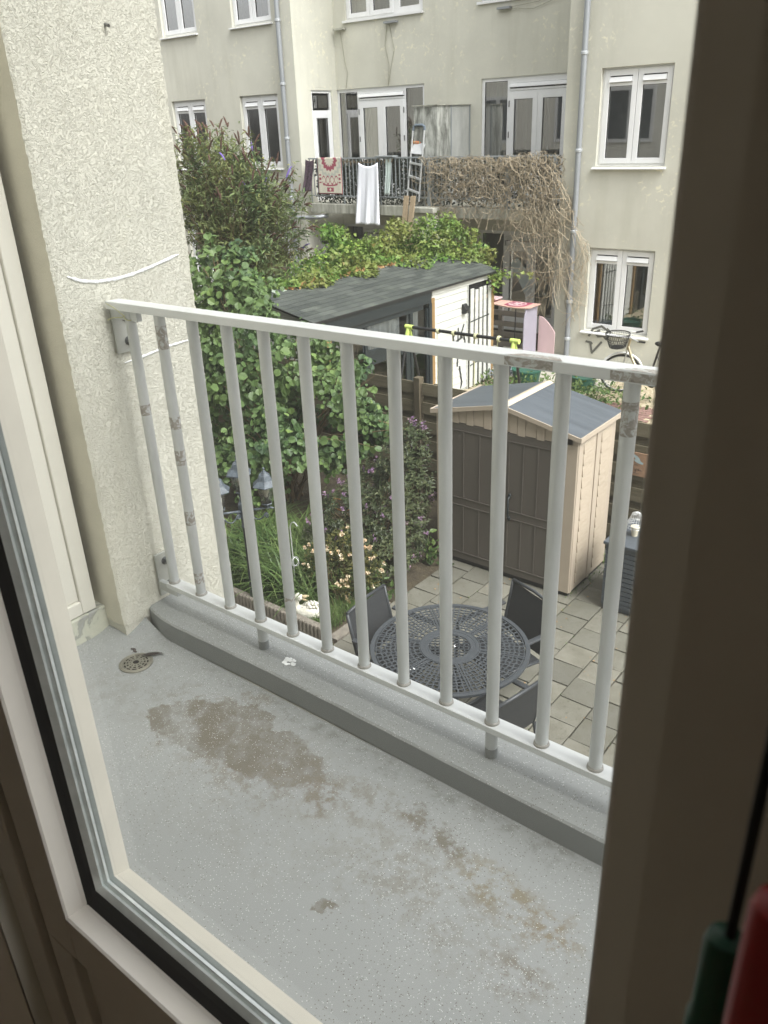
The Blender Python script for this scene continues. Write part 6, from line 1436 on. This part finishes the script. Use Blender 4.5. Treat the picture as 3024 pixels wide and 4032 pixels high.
# rose bush with cream flowers
rs = thing('rose_bush', 'low rose bush with small cream white blooms beside the duck', 'rose bush', (-5.0, 5.45, G), world=True)
blobs = [(-4.98, 5.45, -4.15, .26, .22, .26), (-5.2, 5.4, -4.1, .22, .2, .24), (-4.78, 5.5, -4.12, .2, .2, .22), (-5.05, 5.5, -3.9, .2, .18, .16)]
P, u = blob_points(blobs, 2400, .6); mb = MB(); add_leaves(mb, P, unit(len(P)) + u * .5, unit(len(P)) * .5 + [0, -.3, .8], rng.uniform(.03, .05, len(P)), 'ovate'); mb.build('leaves', 'l_rose', rs)
mb = MB(); branches(mb, (-5.0, 5.45, G), [tuple(p) for p in P[:50]], .006); mb.build('stems', 'twig', rs)
P, u = blob_points(blobs, 42, 1.0); FP, FD = [], []
for p, o_ in zip(P, u):
    for c_ in range(random.choice((1, 1, 2, 3))):
        cc = Vector(p) + Vector(o_) * .03 + Vector((random.gauss(0, .03), random.gauss(0, .03), random.gauss(0, .02))) * (c_ > 0)
        for k in range(12): v_ = Vector(tuple(unit(1)[0])); FP.append(tuple(cc + v_ * .004)); FD.append(tuple(v_ + Vector((0, 0, .3))))
mb = MB(); add_leaves(mb, FP, FD, unit(len(FP)), rng.uniform(.016, .026, len(FP)), 'round'); mb.build('blooms', 'f_rose', rs)

# grasses
def blades(mb, pts, h, wdt, bend):
    for (x, y) in pts:
        a = random.uniform(0, 6.283); hh_ = random.uniform(h[0], h[1]); bn = random.uniform(bend[0], bend[1]) * hh_; ww = random.uniform(wdt[0], wdt[1]); d = Vector((math.cos(a), math.sin(a), 0)); p = Vector((-d.y, d.x, 0)); vs = []
        for i in range(6):
            t_ = i / 5; c0 = Vector((x, y, G - .01)) + d * bn * t_ ** 2 + Vector((0, 0, hh_ * (t_ - .38 * t_ ** 3 * (bn / hh_)))); k = ww * (1 - t_ ** 2.5) * .5 + .0006; vs += [c0 - p * k, c0 + p * k]
        mb.add(vs, [(2 * i, 2 * i + 1, 2 * i + 3, 2 * i + 2) for i in range(5)])
mb = MB(); blades(mb, [(random.uniform(-6.7, -5.15), random.uniform(4.95, 6.0)) for _ in range(1700)], (.32, .66), (.014, .026), (.5, 1.3)); struct(mb.build('tall_grass', 'grass'), 'stuff')
mb = MB(); blades(mb, [(random.uniform(-6.9, -4.66), random.uniform(4.78, 5.5)) for _ in range(6500)] , (.05, .17), (.003, .006), (.1, .8)); struct(mb.build('lawn_grass', 'grass'), 'stuff')
wd = MB(); P = []
for cx, cy, n, r_, hgt in ((-4.75, 5.6, 130, .16, .22), (-5.9, 13.0, 900, .55, .25), (-6.6, 12.6, 500, .4, .22), (-7.2, 12.6, 140, .2, .35), (-7.7, 12.9, 120, .2, .2), (-4.66, 6.55, 60, .08, .3), (-2.95, 7.7, 60, .1, .15)):
    for _ in range(n): P.append((cx + random.gauss(0, r_), cy + random.gauss(0, r_ * .6), G + abs(random.gauss(0, hgt * .6))))
P = np.array(P); add_leaves(wd, P, unit(len(P)) + [0, 0, .3], unit(len(P)) * .6 + [0, 0, .8], rng.uniform(.05, .11, len(P)), 'ovate'); struct(wd.build('weeds', 'grass'), 'stuff')
# moss and grass in slab joints near the box
mb = MB(); blades(mb, [(-3.05 + random.gauss(0, .04), random.uniform(6.7, 7.7)) for _ in range(120)], (.02, .07), (.004, .008), (.1, .8)); struct(mb.build('joint_weeds', 'grass'), 'stuff')
mb = MB(); jp = []
for _ in range(420):
    k_ = random.randint(0, 22); jp.append((-4.5 + .3 * k_ + random.gauss(0, .004), random.uniform(3.2, 7.8)))
blades(mb, jp, (.01, .035), (.004, .009), (.3, 1.2)); struct(mb.build('joint_moss', 'grass'), 'stuff')
mb = MB(); 
for _ in range(260):
    x, y, r_ = random.uniform(-4.4, -1.2), random.uniform(3.4, 7.7), random.uniform(.004, .014); a = random.random() * 6
    mb.add([(x + r_ * math.cos(a + q), y + r_ * .6 * math.sin(a + q), G + .006 + .003 * (q > 2)) for q in (0, 1.3, 2.6, 4.1)], [(0, 1, 2, 3)])
struct(mb.build('leaf_litter', 'l_ivy_d'), 'stuff')
# lime cloth and white table top in the garden left of the green roof
mb = MB(); 
for (x0, y0, z0, sx_, sz_) in ((-13.1, 13.6, -2.75, .9, .28), (-12.7, 14.0, -2.45, .6, .30)):
    vs = []; 
    for j in range(7):
        for i in range(7):
            u_, v_ = i / 6, j / 6; vs.append((x0 + sx_ * u_, y0 + .5 * v_, z0 + sz_ * math.sin(math.pi * (u_ * .8 + .1)) * (1 - .7 * abs(v_ - .4))))
    mb.add(vs, [(j * 7 + i, j * 7 + i + 1, (j + 1) * 7 + i + 1, (j + 1) * 7 + i) for j in range(6) for i in range(6)])
o = mb.build('lime_awning', 'lime_cloth', smooth=True); o.modifiers.new('thick', 'SOLIDIFY').thickness = .01; tag(o, 'lime green sagging fabric awning left of the ivy covered roof', 'awning')
wt = thing('white_garden_table', 'white garden table partly hidden behind the ivy at the left of the shingle roof', 'table', (-12.9, 13.1, G), world=True)
mb = MB(); mb.box(-13.9, -12.9, 12.9, 13.4, -3.12, -3.08); mb.build('tabletop', 'white_far', wt, bevel=.01)
for x in (-13.85, -13.0):
    for y in (12.95, 13.3): mb = MB(); mb.box(x, x + .05, y, y + .05, G, -3.121); mb.build('leg', 'white_far', wt)
